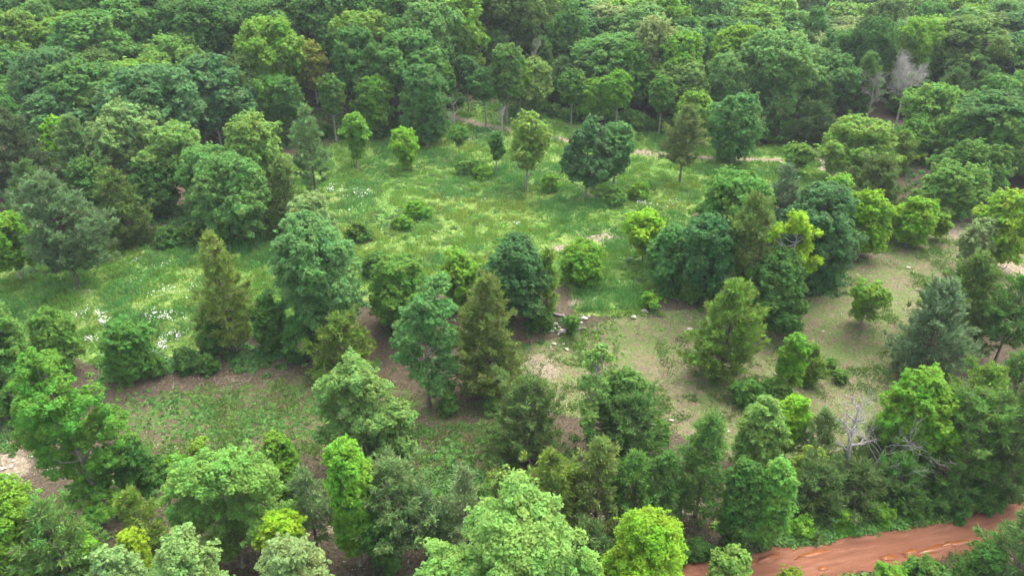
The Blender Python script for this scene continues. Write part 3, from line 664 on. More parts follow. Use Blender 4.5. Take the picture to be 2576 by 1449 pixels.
tree(1495, 862, 1135, 115, 'b', 'pale', "pale tree with a ragged plume rising from the lower grove", None, .05,
     lobes=[(.08, .97, .09), (-.16, .90, .10), (.30, .90, .08), (.06, .86, .12), (-.14, .78, .14), (.12, .70, .16), (-.24, .62, .16), (.2, .52, .2), (-.12, .46, .2), (.26, .36, .2), (-.16, .28, .2), (.1, .2, .2)])
tree(1568, 933, 1135, 115, 'b', 'blue', "blue-green dome of the lower grove right of the ragged plume", 'round', .05)
tree(1590, 992, 1185, 165, 'c', 'dcedar', "dark hollow cedar in front of the blue-green dome", 'oval', .08)
tree(1332, 958, 1175, 195, 'c', (.075, .11, .03), "wide olive cedar left of the lower grove", 'oval', .04)
tree(1662, 1062, 1120, 42, 's', 'mid', "small upright bush at the right foot of the dark hollow cedar", dens=1.)
tree(778, 543, 885, 215, 'b', (.075, .175, .08), "tall blue-green billowy tree between the meadow halves", 'round', .1, cap=50000)
tree(795, 487, 660, 135, 'b', 'pal2', "pale tree top peeking up behind the tall billowy one", 'round', .1)
tree(675, 735, 900, 95, 'b', 'shade', "dark green tree at the left foot of the tall billowy one", 'dome', .05)
tree(745, 800, 905, 90, 's', 'shade', "dark undergrowth bush under the tall billowy tree")
tree(556, 575, 898, 150, 'c', (.13, .155, .035), "tall thin-crowned yellowish cedar with a spiky top left of the billowy tree", 'cone', .14, dens=.75)
tree(520, 790, 905, 70, 'b', 'shade', "dark leafy sapling at the foot of the thin-crowned yellowish cedar", 'dome', .05)
tree(318, 808, 972, 118, 'b', (.06, .155, .04), "rounded mid-green tree beside the white wildflowers", 'col', .04)
tree(22, 752, 1050, 165, 'b', 'blue', "large bluish tree on the left edge below the silver cedar", 'dome', .04)
tree(132, 786, 965, 115, 'b', (.075, .17, .035), "yellow-tipped tree right of the large bluish left edge tree", 'round', .05)
tree(148, 433, 722, 175, 'c', (.092, .135, .066), "silver-tipped cedar with a bare dark trunk foot in the left clearing", 'oval', .2)
tree(22, 540, 705, 140, 'b', 'bright', "bright tree with a pale crooked limb at the left edge", 'round', .25, bark=M_DEAD)
tree(302, 423, 630, 125, 'c', (.08, .12, .03), "conical olive cedar at the edge of the left wood", 'cone', .04)
# ---- left wood edge
tree(598, 385, 605, 215, 'b', (.085, .19, .065), "wide fresh green crown in front of the left wood", 'round', .2)
tree(520, 370, 560, 150, 'b', (.08, .18, .06), "fresh green crown left of the wide one in front of the left wood", 'round', .2)
tree(645, 287, 560, 170, 'b', 'pale', "fresh crown rising behind the wide green one at the left wood edge", 'round', .2)
tree(455, 312, 520, 150, 'b', 'pale', "pale crown over two light trunks in the left wood", 'round', .3)
tree(330, 255, 480, 170, 'b', 'pal2', "pale sunlit crown above the conical olive cedar", 'round', .15)
tree(270, 205, 420, 130, 'b', 'pale', "smaller pale crown up the slope behind the pale sunlit one", 'round', .15)
tree(715, 395, 600, 85, 'c', 'brown', "dull brown-green cedar at the meadow's left edge", 'oval', .06)
tree(200, 290, 525, 150, 'c', (.08, .13, .045), "tall soft cedar in front of a yellow-tipped crown in the left wood", 'cone', .05)
tree(165, 292, 470, 110, 'b', 'lime', "yellow-tipped crown half hidden behind the tall soft cedar", 'round', .1)
tree(38, 265, 520, 170, 'c', (.055, .085, .035), "dark olive cedar on the left edge of the left wood", 'cone', .03)
tree(90, 400, 600, 110, 'c', 'dcedar', "dark cedar between the left edge cedar and the silver-tipped one", 'oval', .03)
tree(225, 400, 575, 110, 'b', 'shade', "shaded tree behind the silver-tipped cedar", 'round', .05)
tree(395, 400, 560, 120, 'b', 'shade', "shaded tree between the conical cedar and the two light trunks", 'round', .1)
tree(778, 258, 500, 85, 'c', 'grey', "grey sparse cedar standing free at the meadow's top left", 'oval', .12, dens=.55)
tree(891, 285, 432, 75, 'b', (.08, .20, .03), "small vivid green tree in the meadow's top left corner", 'vase', .15)
tree(1022, 322, 438, 75, 'b', 'lime', "small yellow-lime double-crowned tree in the upper meadow", 'vase', .06)
tree(1068, 163, 388, 140, 'b', (.05, .135, .045), "large round mid-green tree jutting into the meadow from the wood", 'round', .08)
tree(950, 193, 352, 95, 'b', (.08, .17, .03), "slim yellowish tree on the left of the large jutting tree", 'col', .1)
tree(1345, 148, 305, 120, 'b', (.10, .17, .06), "pale olive lumpy tree at the wood's edge above the track", 'round', .12)
tree(1326, 280, 480, 112, 'b', (.12, .21, .05), "airy light green tree with a bare trunk in mid meadow", 'round', .3, dens=.42, clump=.5)
tree(1248, 333, 433, 36, 'b', 'shade', "slim dark young tree left of the airy meadow tree", 'col', .3, clump=.4)
tree(1155, 320, 402, 60, 'b', 'mid', "short thin tree with a pale trunk in the upper meadow", 'vase', .45, dens=.4, clump=.4)
tree(1143, 238, 335, 66, 'd', None, "bare grey sapling standing in the upper meadow", fork=.3, upward=.7, levels=3, thick=.8, kids=(3, 5))
tree(1262, 250, 335, 48, 'd', None, "slender dead snag left of the airy meadow tree", fork=.35, upward=.8, levels=3, thick=.9, kids=(3, 5))
tree(1478, 303, 497, 145, 'b', (.045, .115, .055), "dark domed meadow tree with a pale trunk foot, left half of a pair", None, .2, clump=.7,
     lobes=[(.05, .93, .15), (-.2, .84, .14), (.2, .84, .16), (-.02, .74, .2), (-.3, .66, .15), (.3, .66, .17), (-.38, .48, .15), (-.1, .52, .2), (.2, .48, .2), (-.3, .34, .15), (.4, .4, .14), (.05, .3, .17), (.3, .26, .13)])
tree(1550, 308, 478, 105, 'b', (.065, .15, .06), "lighter right half of the meadow pair beside the dark domed tree", 'round', .25)
tree(1722, 262, 458, 85, 'c', 'brown', "brown thin cedar with a pale trunk near the track", 'oval', .3, dens=.9)
tree(1850, 235, 428, 128, 'b', (.065, .155, .055), "full round green tree right of the brown thin cedar", 'round', .08)
tree(1748, 232, 380, 105, 'b', 'lim2', "lime crown behind the brown thin cedar", 'round', .1)
tree(1496, 200, 320, 82, 'b', (.085, .19, .03), "yellow-green tree at the wood's edge above the meadow pair", 'col', .08)
tree(2008, 368, 442, 80, 'b', (.08, .17, .035), "small spreading green tree by the bend of the track", 'vase', .2)
tree(2275, 148, 335, 115, 'd', None, "tall pale grey leafless tree in the right wood", fork=.35, upward=.9, levels=5, thick=1.0, kids=(4, 6))
tree(2195, 165, 330, 70, 'd', None, "smaller leafless tree left of the tall pale grey one", fork=.4, upward=.8, levels=4, thick=.9, bark=M_DEAD2)
tree(1935, 150, 300, 80, 'd', None, "leaning grey brushy dead tree at the right of the lime-tipped crowns", fork=.3, upward=.8, lean=.3, levels=4, thick=.9)
tree(158, 138, 300, 130, 'd', None, "dead tree with long crooked white limbs in front of the upper left wood", fork=.15, upward=.45, levels=3, thick=1.1, kids=(3, 4))
tree(502, 248, 335, 105, 'd', None, "low bushy grey dead tree above the pale crowns of the left wood", fork=.15, upward=.35, levels=4, thick=.9)
tree(1905, 12, 130, 60, 'd', None, "grey leafless tree near the top edge of the photo", fork=.35, upward=.8, levels=4, thick=1.)
tree(1345, 95, 235, 60, 'd', None, "brown leafless tree inside the wood above the pale olive lumpy tree", fork=.35, upward=.9, levels=4, thick=.9, bark=M_DEAD2)
tree(1950, 262, 362, 105, 'c', 'dcedar', "dark cedar at the back corner of the meadow by the track", 'oval', .03)
tree(2045, 255, 372, 100, 'c', (.05, .08, .03), "dark cedar guarding the track where it enters the wood", 'oval', .03)
tree(1890, 285, 372, 60, 'c', 'brown', "small brown cedar at the back corner of the meadow", 'oval', .05)
tree(2265, 330, 440, 75, 'c', 'olive', "olive cedar between the broad trackside tree and the right wood", 'oval', .05)
tree(2345, 215, 400, 150, 'b', (.10, .20, .05), "fresh yellow-green crown just right of the tall pale grey leafless tree", 'round', .15)
tree(2300, 300, 420, 110, 'b', 'mid', "mid-green crown at the foot of the tall pale grey leafless tree", 'dome', .1)
tree(2425, 285, 440, 150, 'b', 'blue', "bluish crown above the mid-green flat-topped tree", 'round', .15)
tree(2545, 290, 475, 150, 'b', 'blue', "bluish crown on the right edge above the tall bright lime tree", 'round', .15)
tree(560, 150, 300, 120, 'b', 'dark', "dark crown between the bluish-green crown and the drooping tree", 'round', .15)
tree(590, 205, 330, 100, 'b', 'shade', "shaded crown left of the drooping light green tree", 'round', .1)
# ---- notable crowns in the upper wood
tree(680, 186, 335, 125, 'b', (.085, .21, .045), "drooping light green tree at the front of the upper left wood", 'vase', .2, droop=.7)
tree(905, 28, 260, 150, 'b', (.10, .20, .04), "tall light tree with its trunk showing in the upper wood", 'vase', .25)
tree(788, 100, 262, 88, 'b', (.14, .19, .04), "olive-yellow crown with white limbs in the upper wood", 'round', .3, dens=.55, bark=M_DEAD)
tree(450, 84, 300, 170, 'b', 'pale', "big bluish-green crown left of centre in the upper left wood", 'round', .15)
tree(72, 26, 300, 165, 'b', (.10, .20, .045), "big yellow-tipped crown in the top left corner wood", 'round', .15)
tree(655, 0, 215, 200, 'b', (.06, .14, .045), "very wide dull green crown at the top of the upper left wood", 'round', .15)
tree(1590, 105, 300, 120, 'b', (.065, .155, .035), "mid-green crown standing over the wood's edge left of the lime crowns", 'round', .12)
tree(1715, 82, 310, 135, 'b', (.10, .21, .03), "lime-green crown at the wood's edge above the lime one by the track", 'round', .12)
tree(1852, 60, 300, 130, 'b', (.10, .22, .03), "tall lime-tipped crown left of the leaning dead tree", 'col', .1)
tree(2075, 130, 320, 190, 'b', (.055, .13, .05), "very broad dusky crown right of the leaning dead tree", 'round', .1)
tree(1222, 170, 318, 75, 'b', (.05, .12, .04), "slim tree with a long light trunk at the meadow's top", 'round', .5)
tree(1177, 140, 285, 70, 'b', (.045, .11, .04), "tree with a straight bare trunk left of the slim light-trunked one", 'round', .5)
tree(1275, 110, 310, 80, 'b', (.07, .14, .045), "yellowish slim tree beside the pale olive lumpy tree", 'col', .3)

for (cx_, tp_, by_, w_, c_, lb_) in [(1118, 160, 296, 62, 'mid', "slim forest-edge tree with a pale trunk just above the bare grey sapling"), (1308, 150, 300, 60, 'bright', "slim forest-edge tree with a pale trunk left of the pale olive lumpy tree"), (1440, 172, 314, 70, 'mid', "pale-trunked tree between the lumpy tree and the yellow-green edge tree"),
      (1555, 178, 326, 75, 'bright', "pale-trunked tree right of the yellow-green edge tree"), (1665, 190, 338, 70, 'mid', "pale-trunked tree left of the lime crown behind the brown thin cedar"), (835, 185, 356, 70, 'mid', "pale-trunked tree behind the small vivid green tree"), (735, 195, 366, 70, 'shade', "pale-trunked shaded tree behind the grey sparse cedar")]:
    tree(cx_, tp_, by_, w_, 'b', c_, lb_, 'round', .42, r0=.2)
# ================================================================ bushes along the wood's edge and in the meadow
SH = [(1955, 628, 800, 150, 'shade', "dense dark bush at the foot of the yellow-leaved tree in the central grove"), (1830, 690, 770, 80, 'shade', "dark bush between the blue-green tree and the brown-green cedar of the central grove"), (1745, 690, 752, 70, 'mid', "green bush at the left foot of the central grove"), (1180, 402, 440, 70, 'mid', "low dark bush in the upper meadow, left of the pair"), (1215, 418, 447, 45, 'bright', "low brighter bush joined to the dark meadow bush"),
      (1385, 440, 480, 40, 'bright', "green bush right of the airy meadow tree's trunk"), (1545, 470, 510, 60, 'blue', "bluish bush at the foot of the meadow pair"), (1605, 462, 500, 60, 'bright', "round bush right of the meadow pair"),
      (1045, 510, 548, 60, 'bright', "weedy clump in the meadow's left half"), (1015, 545, 575, 50, 'bright', "weedy clump below the first one in the meadow's left half"), (905, 560, 600, 60, 'mid', "bush on the meadow's edge right of the pale peeking tree top"),
      (940, 640, 690, 70, 'shade', "bush between the billowy tree and the bushy mid-green tree"), (1635, 735, 775, 45, 'bright', "small bright bush above the two field stones"), (1440, 795, 835, 36, 'mid', "leafy sprig growing among the stone pile"),
      (490, 560, 612, 75, 'shade', "shaded bush under the two light trunks"), (560, 555, 600, 60, 'mid', "bush at the foot of the wide fresh green crown"), (420, 575, 620, 70, 'shade', "bush right of the conical olive cedar"),
      (465, 880, 930, 60, 'shade', "low bramble on the bank below the wildflowers"), (520, 895, 935, 50, 'shade', "low bramble under the thin-crowned yellowish cedar"), (395, 895, 945, 50, 'mid', "low bramble right of the rounded mid-green tree"),
      (1095, 1240, 1275, 60, 'mid', "leafy undergrowth clump behind the grey front row cedars"), (1130, 990, 1040, 40, 'mid', "sapling clump beside the billowing maple's bare trunk foot"),
      (450, 1150, 1190, 60, 'bright', "bright weedy clump behind the big spreading maple"), (400, 1160, 1205, 60, 'mid', "weedy clump left of the bright one behind the big maple"), (505, 1105, 1170, 50, 'lim2', "lime sapling clump on the shoulder of the big maple"),
      (2300, 1230, 1290, 80, 'shade', "roadside bush below the huge broad cedar's trunk"), (2390, 1225, 1285, 90, 'shade', "dense roadside bush right of the huge broad cedar's trunk"), (2480, 1220, 1280, 80, 'dark', "dark roadside bush at the far bend"),
      (2210, 1270, 1308, 60, 'bright', "roadside bush at the middle of the verge"), (2120, 1290, 1325, 60, 'bright', "roadside bush near the dark hedge cedars"), (2020, 1315, 1350, 60, 'bright', "roadside bush at the left end of the verge"),
      (2330, 1415, 1480, 90, 'mid', "bush on the near side of the road under the corner cedar"), (2240, 1432, 1490, 80, 'bright', "bright bush on the near side of the road"), (1990, 1440, 1480, 40, 'olive', "small sprout at the bottom edge on the near road side"),
      (1765, 1370, 1402, 70, 'shade', "shaded undergrowth where the road disappears"), (1700, 1365, 1405, 70, 'shade', "shaded undergrowth behind the lime tree by the road"),
      (2090, 905, 935, 30, 'mid', "tiny green tuft in the bare field"), (1240, 1005, 1040, 40, 'shade', "low green tuft left of the wide olive cedar"), (2115, 935, 960, 30, 'mid', "tiny green tuft right of the tiny olive cedar")]
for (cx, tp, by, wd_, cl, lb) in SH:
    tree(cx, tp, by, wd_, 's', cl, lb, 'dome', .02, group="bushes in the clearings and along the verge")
EDGE = [(-400, 520), (0, 505), (250, 470), (480, 415), (690, 355), (800, 345), (950, 345), (1070, 312), (1120, 262), (1200, 228), (1290, 238), (1400, 292), (1500, 300), (1650, 322), (1850, 340), (1950, 325), (2060, 335), (2100, 330),
        (2150, 300), (2215, 322), (2260, 330), (2330, 395), (2450, 440), (2576, 460), (3000, 520)]
EU, EV = np.array(EDGE, float).T
rb = np.random.RandomState(77)
for q_, u in enumerate(np.arange(700, 1990, 44)):
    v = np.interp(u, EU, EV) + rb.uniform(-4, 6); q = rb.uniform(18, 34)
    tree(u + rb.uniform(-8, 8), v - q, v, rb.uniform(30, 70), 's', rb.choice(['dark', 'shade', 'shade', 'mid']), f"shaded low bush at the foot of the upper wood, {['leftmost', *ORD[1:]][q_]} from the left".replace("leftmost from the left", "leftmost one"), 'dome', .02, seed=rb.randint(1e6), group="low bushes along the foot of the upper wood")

# ================================================================ the wood behind the meadow
rp = np.random.RandomState(5)
PROTO = []
for i in range(12):
    hh = 15.5; shp = ['round', 'round', 'vase', 'col', 'round', 'dome', 'round', 'vase', 'round', 'col', 'dome', 'vase'][i]
    L = make_lobes(shp, hh, 11.5, [.2, .3, .3, .15, .25, .15, .3, .35, .2, .2, .25, .3][i], rp)
    V, Q, vary, C = crown_mesh(L, rp, (.27, .16), clump=rp.uniform(.6, .8), cap=30000)
    cm = make_mesh("crown", V, [Q], [M_LEAF], vary); WV, WQ = wood_mesh(hh, L, C, rp, .2, hh * .8, twigs=40)
    PROTO.append((cm, make_mesh("trunk", WV, [WQ], [M_BARK], smooth=True)))
CPROTO = []
for i in range(3):
    V, Q, vary, WV, WQ = cedar_meshes(12.5, 7.0, .06, rp, (.4, .08), ['cone', 'oval', 'oval'][i], 190)
    CPROTO.append((make_mesh("crown", V, [Q], [M_NEEDLE], vary), make_mesh("trunk", WV, [WQ], [M_CBARK], smooth=True)))

PL = np.array(PLACED)
pts = []
sp_ = 9.3
for j, yy in enumerate(np.arange(95, 285, sp_ * .88)):
    for xx in np.arange(-230, 230, sp_):
        x = xx + (j % 2) * sp_ / 2 + rp.uniform(-1.5, 1.5); y = yy + rp.uniform(-1.5, 1.5)
        z = float(hgt(x, y)); u, v, dep = project(x, y, z)
        if v > np.interp(u, EU, EV): continue
        hh = rp.uniform(12, 19.5) ; ut, vt, _ = project(x, y, z + hh)
        if ut < -260 or ut > 2840 or v < -60 or vt < -190 + 0 * v: 
            if not (-260 < ut < 2840 and v > -60): continue
        if abs(u - 2225) < 45 and 285 < v < 345: continue
        pd = np.hypot(PL[:, 0] - x, PL[:, 1] - y) < np.maximum(PL[:, 2] * .3, 1.2) + 1.6 * (PL[:, 3] > 7)
        if pd.any(): continue
        pts.append((x, y, z, hh, u, v, dep))
pts.sort(key=lambda p: p[6])
CW = [((.050, .125, .038), "deep green"), ((.062, .150, .045), "fresh green"), ((.085, .175, .065), "pale green"), ((.10, .20, .035), "yellow-tipped green"), ((.055, .13, .062), "bluish green"), ((.075, .135, .045), "dull olive green"), ((.13, .18, .085), "greyish pale green")]
LM = [(680, 250, "drooping light green tree"), (905, 110, "tall bare-trunked tree"), (788, 170, "white-limbed olive crown"), (450, 160, "big bluish-green crown"), (72, 120, "yellow-tipped corner crown"), (655, 80, "very wide dull crown"),
      (1715, 170, "lime edge crown"), (2275, 230, "tall grey leafless tree"), (1905, 60, "top edge's leafless tree"), (158, 220, "crooked white dead tree"), (1345, 210, "pale olive lumpy tree"), (2075, 210, "very broad dusky crown"),
      (1852, 150, "tall lime-tipped crown"), (1068, 250, "large round jutting tree"), (2440, 420, "mid-green flat-topped tree"), (502, 290, "bushy grey dead tree"), (1345, 130, "brown leafless tree"), (2168, 370, "broad trackside tree")]
RANK = {}
def where(u, v):
    d = [math.hypot(u - a, (v - b) * 1.6) for a, b, _ in LM]; i = int(np.argmin(d)); a, b, nm_ = LM[i]
    an = math.degrees(math.atan2(-(v - b) * 1.6, u - a)) % 360; s = int(((an + 22.5) % 360) // 45)
    dr = ["right of", "up and right of", "straight above", "up and left of", "left of", "down and left of", "straight below", "down and right of"][s]
    return (i, s, min(d), f"one {dr} the {nm_}")
rest = []; ORDER = []
nb = 0
LIMIT = 185
for (x, y, z, hh, u, v, dep) in pts:
    ced = noise2(x, y, 16, 9) > .70 if u < 1700 else noise2(x, y, 22, 9) > .66
    if dep > 190 and u > 1900: ced = rp.rand() < .45
    pc = [.2, .26, .14, .14, .14, .08, .04] if u < 1200 else [.1, .2, .2, .2, .14, .08, .08]
    ci = rp.choice(7, p=pc)
    if nb >= LIMIT: rest.append((x, y, z, hh, ced, ci)); continue
    ut, vt, _ = project(x, y, z + hh * .75)
    s = hh / 15.5
    if ced:
        cm, wm = CPROTO[rp.randint(3)]; c = np.array(COL['dcedar' if rp.rand() < .6 else 'moss']) * rp.uniform(.85, 1.2)
        k = rp.uniform(.85, 1.2)
        o_ = add_tree("cedar_tree", (x, y, z), None, "cedar", cm, wm, c * CEDK, "cedars in the wood behind the meadow", rp.uniform(0, 6.28), (k, k, s * 12.5 / 14.5 * 1.05)); ORDER.append((*where(ut, vt), o_, "dark cedar"))
    else:
        nb += 1
        cm, wm = PROTO[rp.randint(12)]; col_, nm = CW[ci]; k = rp.uniform(.75, 1.5)
        o_ = add_tree("broadleaf_tree", (x, y, z), None, "tree", cm, wm, LEAFK * np.array(col_) * rp.uniform(.85, 1.15), "broadleaf trees of the wood behind the meadow", rp.uniform(0, 6.28), (k, k * rp.uniform(.9, 1.1), s)); ORDER.append((*where(ut, vt), o_, nm + " crown"))
ORDER.sort(key=lambda q: q[2])
for (i_, s_, d_, tx, o_, nm) in ORDER:      # rank every tree by its distance from the landmark it is named after
    k_ = RANK.get((i_, s_, nm), 0); RANK[(i_, s_, nm)] = k_ + 1; o_["label"] = f"{nm}, {ORD[k_]} such {tx}"
print("WOOD", len(pts), "rest", len(rest), "placed", len(PLACED))
# the farthest trees read as one canopy
low = []
for i in range(4):
    L = make_lobes(['round', 'round', 'dome', 'vase'][i], 14.5, 11.5, .3, rp); V, Q, vary, C = crown_mesh(L, rp, (.36, .21), clump=.8, cap=12000); low.append((V.reshape(-1, 4, 3), vary))
V, Q, vary, _, _ = cedar_meshes(13, 6.5, .05, rp, (.6, .13), 'oval', 100); low.append((V.reshape(-1, 4, 3), vary))
AV, AR, AT = [], [], []
for (x, y, z, hh, ced, ci) in rest:
    V, vary = low[4] if ced else low[rp.randint(4)]; a = rp.uniform(0, 6.28); k = rp.uniform(.85, 1.15)
    c_, s_ = math.cos(a) * k, math.sin(a) * k
    AV.append(np.stack([V[..., 0] * c_ - V[..., 1] * s_ + x, V[..., 0] * s_ + V[..., 1] * c_ + y, V[..., 2] * hh / 14.5 + z], -1).reshape(-1, 3)); AR.append(vary)
    col_ = LEAFK * np.array((.045, .07, .03) if ced else CW[ci][0]) * rp.uniform(.85, 1.15); AT.append(np.tile(col_, (len(vary), 1)))
if rest:
    AV = np.concatenate(AV); me = make_mesh("distant_woodland", AV, [np.arange(len(AV)).reshape(-1, 4)], [M_WOODS], np.concatenate(AR), np.concatenate(AT))
    o = link("distant_woodland", me, label="far canopy of the wood reaching back to the top of the photo", cat="woodland", kind="stuff")
# ================================================================ grass, weeds, undergrowth, flowers
rg = np.random.RandomState(11)
N = 520000
x = rg.uniform(-95, 110, N); y = rg.uniform(30, 165, N) ; z = hgt(x, y)
g, lg, f, t, u, v = cover(x, y, z)
n1 = noise2(x, y, 5, 1); n2 = noise2(x, y, 1.6, 2); n3 = noise2(x, y, 14, 3); n4 = noise2(x, y, .8, 4)
rd = road_dist(x, y)
far = np.clip(1.25 - y / 220, .4, 1)
dn = (g * (.45 + .9 * n2) + lg * 1.7 * (n1 > .33) * (.3 + n2) + f * 1.1 * (n1 > .3) * np.clip(n2 * 2 - .4, 0, 1) + .10 * (v > 1150)) * (1 - .92 * np.clip(t, 0, 1)) * far
verge = ((rd < 6) & (rd > 1.75)) * .9
dn = np.maximum(dn, verge)
inv = (u > -150) & (u < 2730) & (v > 230) & (v < 1600) & (rd > 1.55)
k = (rg.rand(N) < dn) & inv
x, y, z, n1, n2, n3, n4, g, lg, f, v, rd = [q[k] for q in (x, y, z, n1, n2, n3, n4, g, lg, f, v, rd)]
tall = (.22 + .5 * np.clip(n2 * 1.6 - .4, 0, 1) + .3 * (n1 > .6)) * (.35 + .65 * g) * np.where(rd < 6, 1.5, 1)
tuft = 4; idx = np.repeat(np.arange(len(x)), tuft); M = len(idx)
hb = tall[idx] * rg.uniform(.5, 1.2, M)
up = norm(np.c_[rg.randn(M, 2) * .55, np.ones(M)])
B = np.c_[x[idx] + rg.randn(M) * .13, y[idx] + rg.randn(M) * .13, z[idx] - .02]
U = up * (hb * .5)[:, None]; W = norm(np.cross(up, rg.randn(M, 3))) * (rg.uniform(.03, .075, M) + .02 * (n2[idx] > .6))[:, None]
V, Q = cards(B + U, U, W)
cA = np.array([.125, .265, .036]); cB = np.array([.185, .285, .042]); cC = np.array([.075, .22, .05]); cD = np.array([.25, .27, .10]); cE = np.array([.12, .21, .045])
s1 = sm((n3 - .55) / .25)[idx][:, None]; col = cA * (1 - s1) + cB * s1
s2 = sm((n1 - .55) / .15)[idx][:, None]; col = col * (1 - s2 * .75) + cC * s2 * .75
s3 = ((rg.rand(M) < .06 + .25 * (n4[idx] < .25)))[:, None] * 1.; col = col * (1 - s3 * .6) + cD * s3 * .6
gg = np.clip(g[idx], 0, 1)[:, None]; col = col * gg + cE * (1 - gg)
me = make_mesh("grass", V, [Q], [M_GRASS], np.c_[rg.rand(M), rg.rand(len(x))[idx], rg.rand(M)], col)
link("grass", me, label="green meadow grass and weeds over the clearings", cat="grass", kind="stuff")
print("GRASS", M)

# broad-leaved weeds and bramble: small leafy mounds
BL = [(1000, 560, 160, 40, 200, .5, 'mid'), (1200, 460, 200, 50, 200, .5, 'mid'), (1550, 480, 140, 30, 120, .5, 'mid'), (950, 440, 140, 50, 150, .5, 'mid'), (1650, 560, 120, 40, 80, .45, 'mid'), (1400, 560, 250, 40, 200, .3, 'bright'), (420, 600, 150, 22, 170, .6, 'shade'), (520, 600, 60, 25, 120, .7, 'mid'),
      (350, 660, 200, 50, 150, .3, 'bright'), (1620, 740, 80, 30, 60, .4, 'bright'), (1600, 640, 80, 40, 80, .4, 'mid'), (440, 910, 110, 22, 150, .5, 'shade'), (2250, 1290, 190, 28, 420, .7, 'mid'), (2050, 1350, 120, 18, 220, .6, 'mid'), (2450, 1250, 120, 22, 260, .7, 'shade'),
      (2330, 1300, 140, 14, 160, .5, 'bright'), (1740, 1388, 60, 9, 90, .45, 'shade'), (1500, 1380, 200, 25, 160, .5, 'shade'), (1150, 1330, 200, 30, 120, .4, 'mid'), (2300, 1455, 120, 14, 200, .5, 'mid'), (2150, 1470, 120, 12, 150, .4, 'mid'), (1130, 1150, 110, 70, 160, .24, 'mid'), (600, 1070, 200, 50, 500, .15, 'mid'), (450, 1010, 120, 30, 200, .15, 'mid'), (1500, 850, 120, 30, 50, .16, 'bright'),
      (850, 930, 60, 20, 60, .5, 'shade'), (650, 900, 70, 30, 120, .5, 'shade'), (1150, 1230, 120, 40, 200, .5, 'shade'), (600, 320, 400, 70, 800, .8, 'shade'), (440, 535, 90, 28, 160, .6, 'shade'), (1300, 245, 120, 20, 120, .6, 'shade'), (1130, 870, 120, 80, 160, .35, 'shade'), (2320, 340, 90, 40, 120, .7, 'shade'), (2150, 1335, 200, 14, 350, .4, 'bright'), (2400, 1290, 110, 10, 160, .4, 'bright'), (200, 420, 250, 60, 300, .8, 'dark'), (1300, 270, 300, 18, 260, .45, 'shade'), (1700, 335, 250, 14, 200, .5, 'dark'), (900, 345, 220, 14, 160, .5, 'shade'),
      (2250, 420, 200, 60, 200, .7, 'shade'), (2450, 520, 120, 40, 120, .5, 'mid'), (1720, 700, 200, 60, 200, .45, 'shade'), (2020, 735, 100, 12, 60, .5, 'shade'), (80, 1060, 100, 60, 160, .45, 'shade'), (340, 1250, 120, 50, 120, .4, 'dark'), (820, 740, 120, 50, 120, .5, 'shade'), (1300, 820, 120, 30, 60, .4, 'dark'), (300, 950, 60, 30, 60, .4, 'mid')]
PC, PT, PR = [], [], []
for (cu, cv, ru, rv, nn, rr, cl) in BL:
    for _ in range(nn):
        a = ground(cu + rg.randn() * ru * .55, min(max(cv + rg.randn() * rv * .55, 150), 1640))
        if road_dist(a[0:1], a[1:2])[0] < 2.0: continue
        PC.append(a); PR.append(rr * rg.uniform(.4, 1.2)); PT.append(np.array(COL[cl]) * [1.35, 1.3, .9] * rg.uniform(.6, 1.4))
PC, PT, PR = np.array(PC), np.array(PT), np.array(PR)
nl = (70 * np.clip(PR, .3, 1.2) ** 1.5 / .5).astype(int) + 20; idx = np.repeat(np.arange(len(PC)), nl); M = len(idx)
D = norm(rg.randn(M, 3) * [1, 1, .8] + [0, 0, .5]); D[:, 2] = np.abs(D[:, 2])
P = PC[idx] + D * PR[idx][:, None] * rg.uniform(.4, 1.1, (M, 1)) * [1.2, 1.2, .8]
Nn = norm(D * .5 + [0, 0, .6] + rg.randn(M, 3) * .45); U = norm(np.cross(Nn, rg.randn(M, 3))); W = norm(np.cross(Nn, U)); s = rg.uniform(.10, .19, (M, 1))
V, Q = cards(P, U * s, W * s * .6)
me = make_mesh("undergrowth", V, [Q], [M_WOODS], np.c_[rg.rand(M), rg.rand(len(PC))[idx], rg.rand(M)], PT[idx])
link("undergrowth", me, label="leafy weeds, brambles and low undergrowth in the clearings and on the road verge", cat="undergrowth", kind="stuff")

# white wildflowers
m, n, l = mat("white_petals"); out = n.new("ShaderNodeOutputMaterial"); pb = n.new("ShaderNodeBsdfPrincipled"); pb.inputs["Base Color"].default_value = (.78, .78, .72, 1); pb.inputs["Roughness"].default_value = .8; l.new(pb.outputs[0], out.inputs[0])
PF = []
for (cu, cv, ru, rv, s_) in FLOW:
    for _ in range(int(ru * rv * s_ * .55) + 8):
        a = ground(cu + rg.randn() * ru * .55, cv + rg.randn() * rv * .55)
        if noise2(a[0:1], a[1:2], .9, 21)[0] > .42: PF.append(a + [0, 0, rg.uniform(.2, .55)])
PF = np.array(PF); idx = np.repeat(np.arange(len(PF)), 3); M = len(idx)
Nn = norm(rg.randn(M, 3) * .5 + [0, -.3, 1]); U = norm(np.cross(Nn, rg.randn(M, 3))); W = np.cross(Nn, U); s = rg.uniform(.03, .06, (M, 1))
V, Q = cards(PF[idx] + rg.randn(M, 3) * .09, U * s, W * s)
link("wildflowers", make_mesh("wildflowers", V, [Q], [m]), label="white wildflowers in drifts across the meadow grass", cat="wildflowers", kind="stuff")

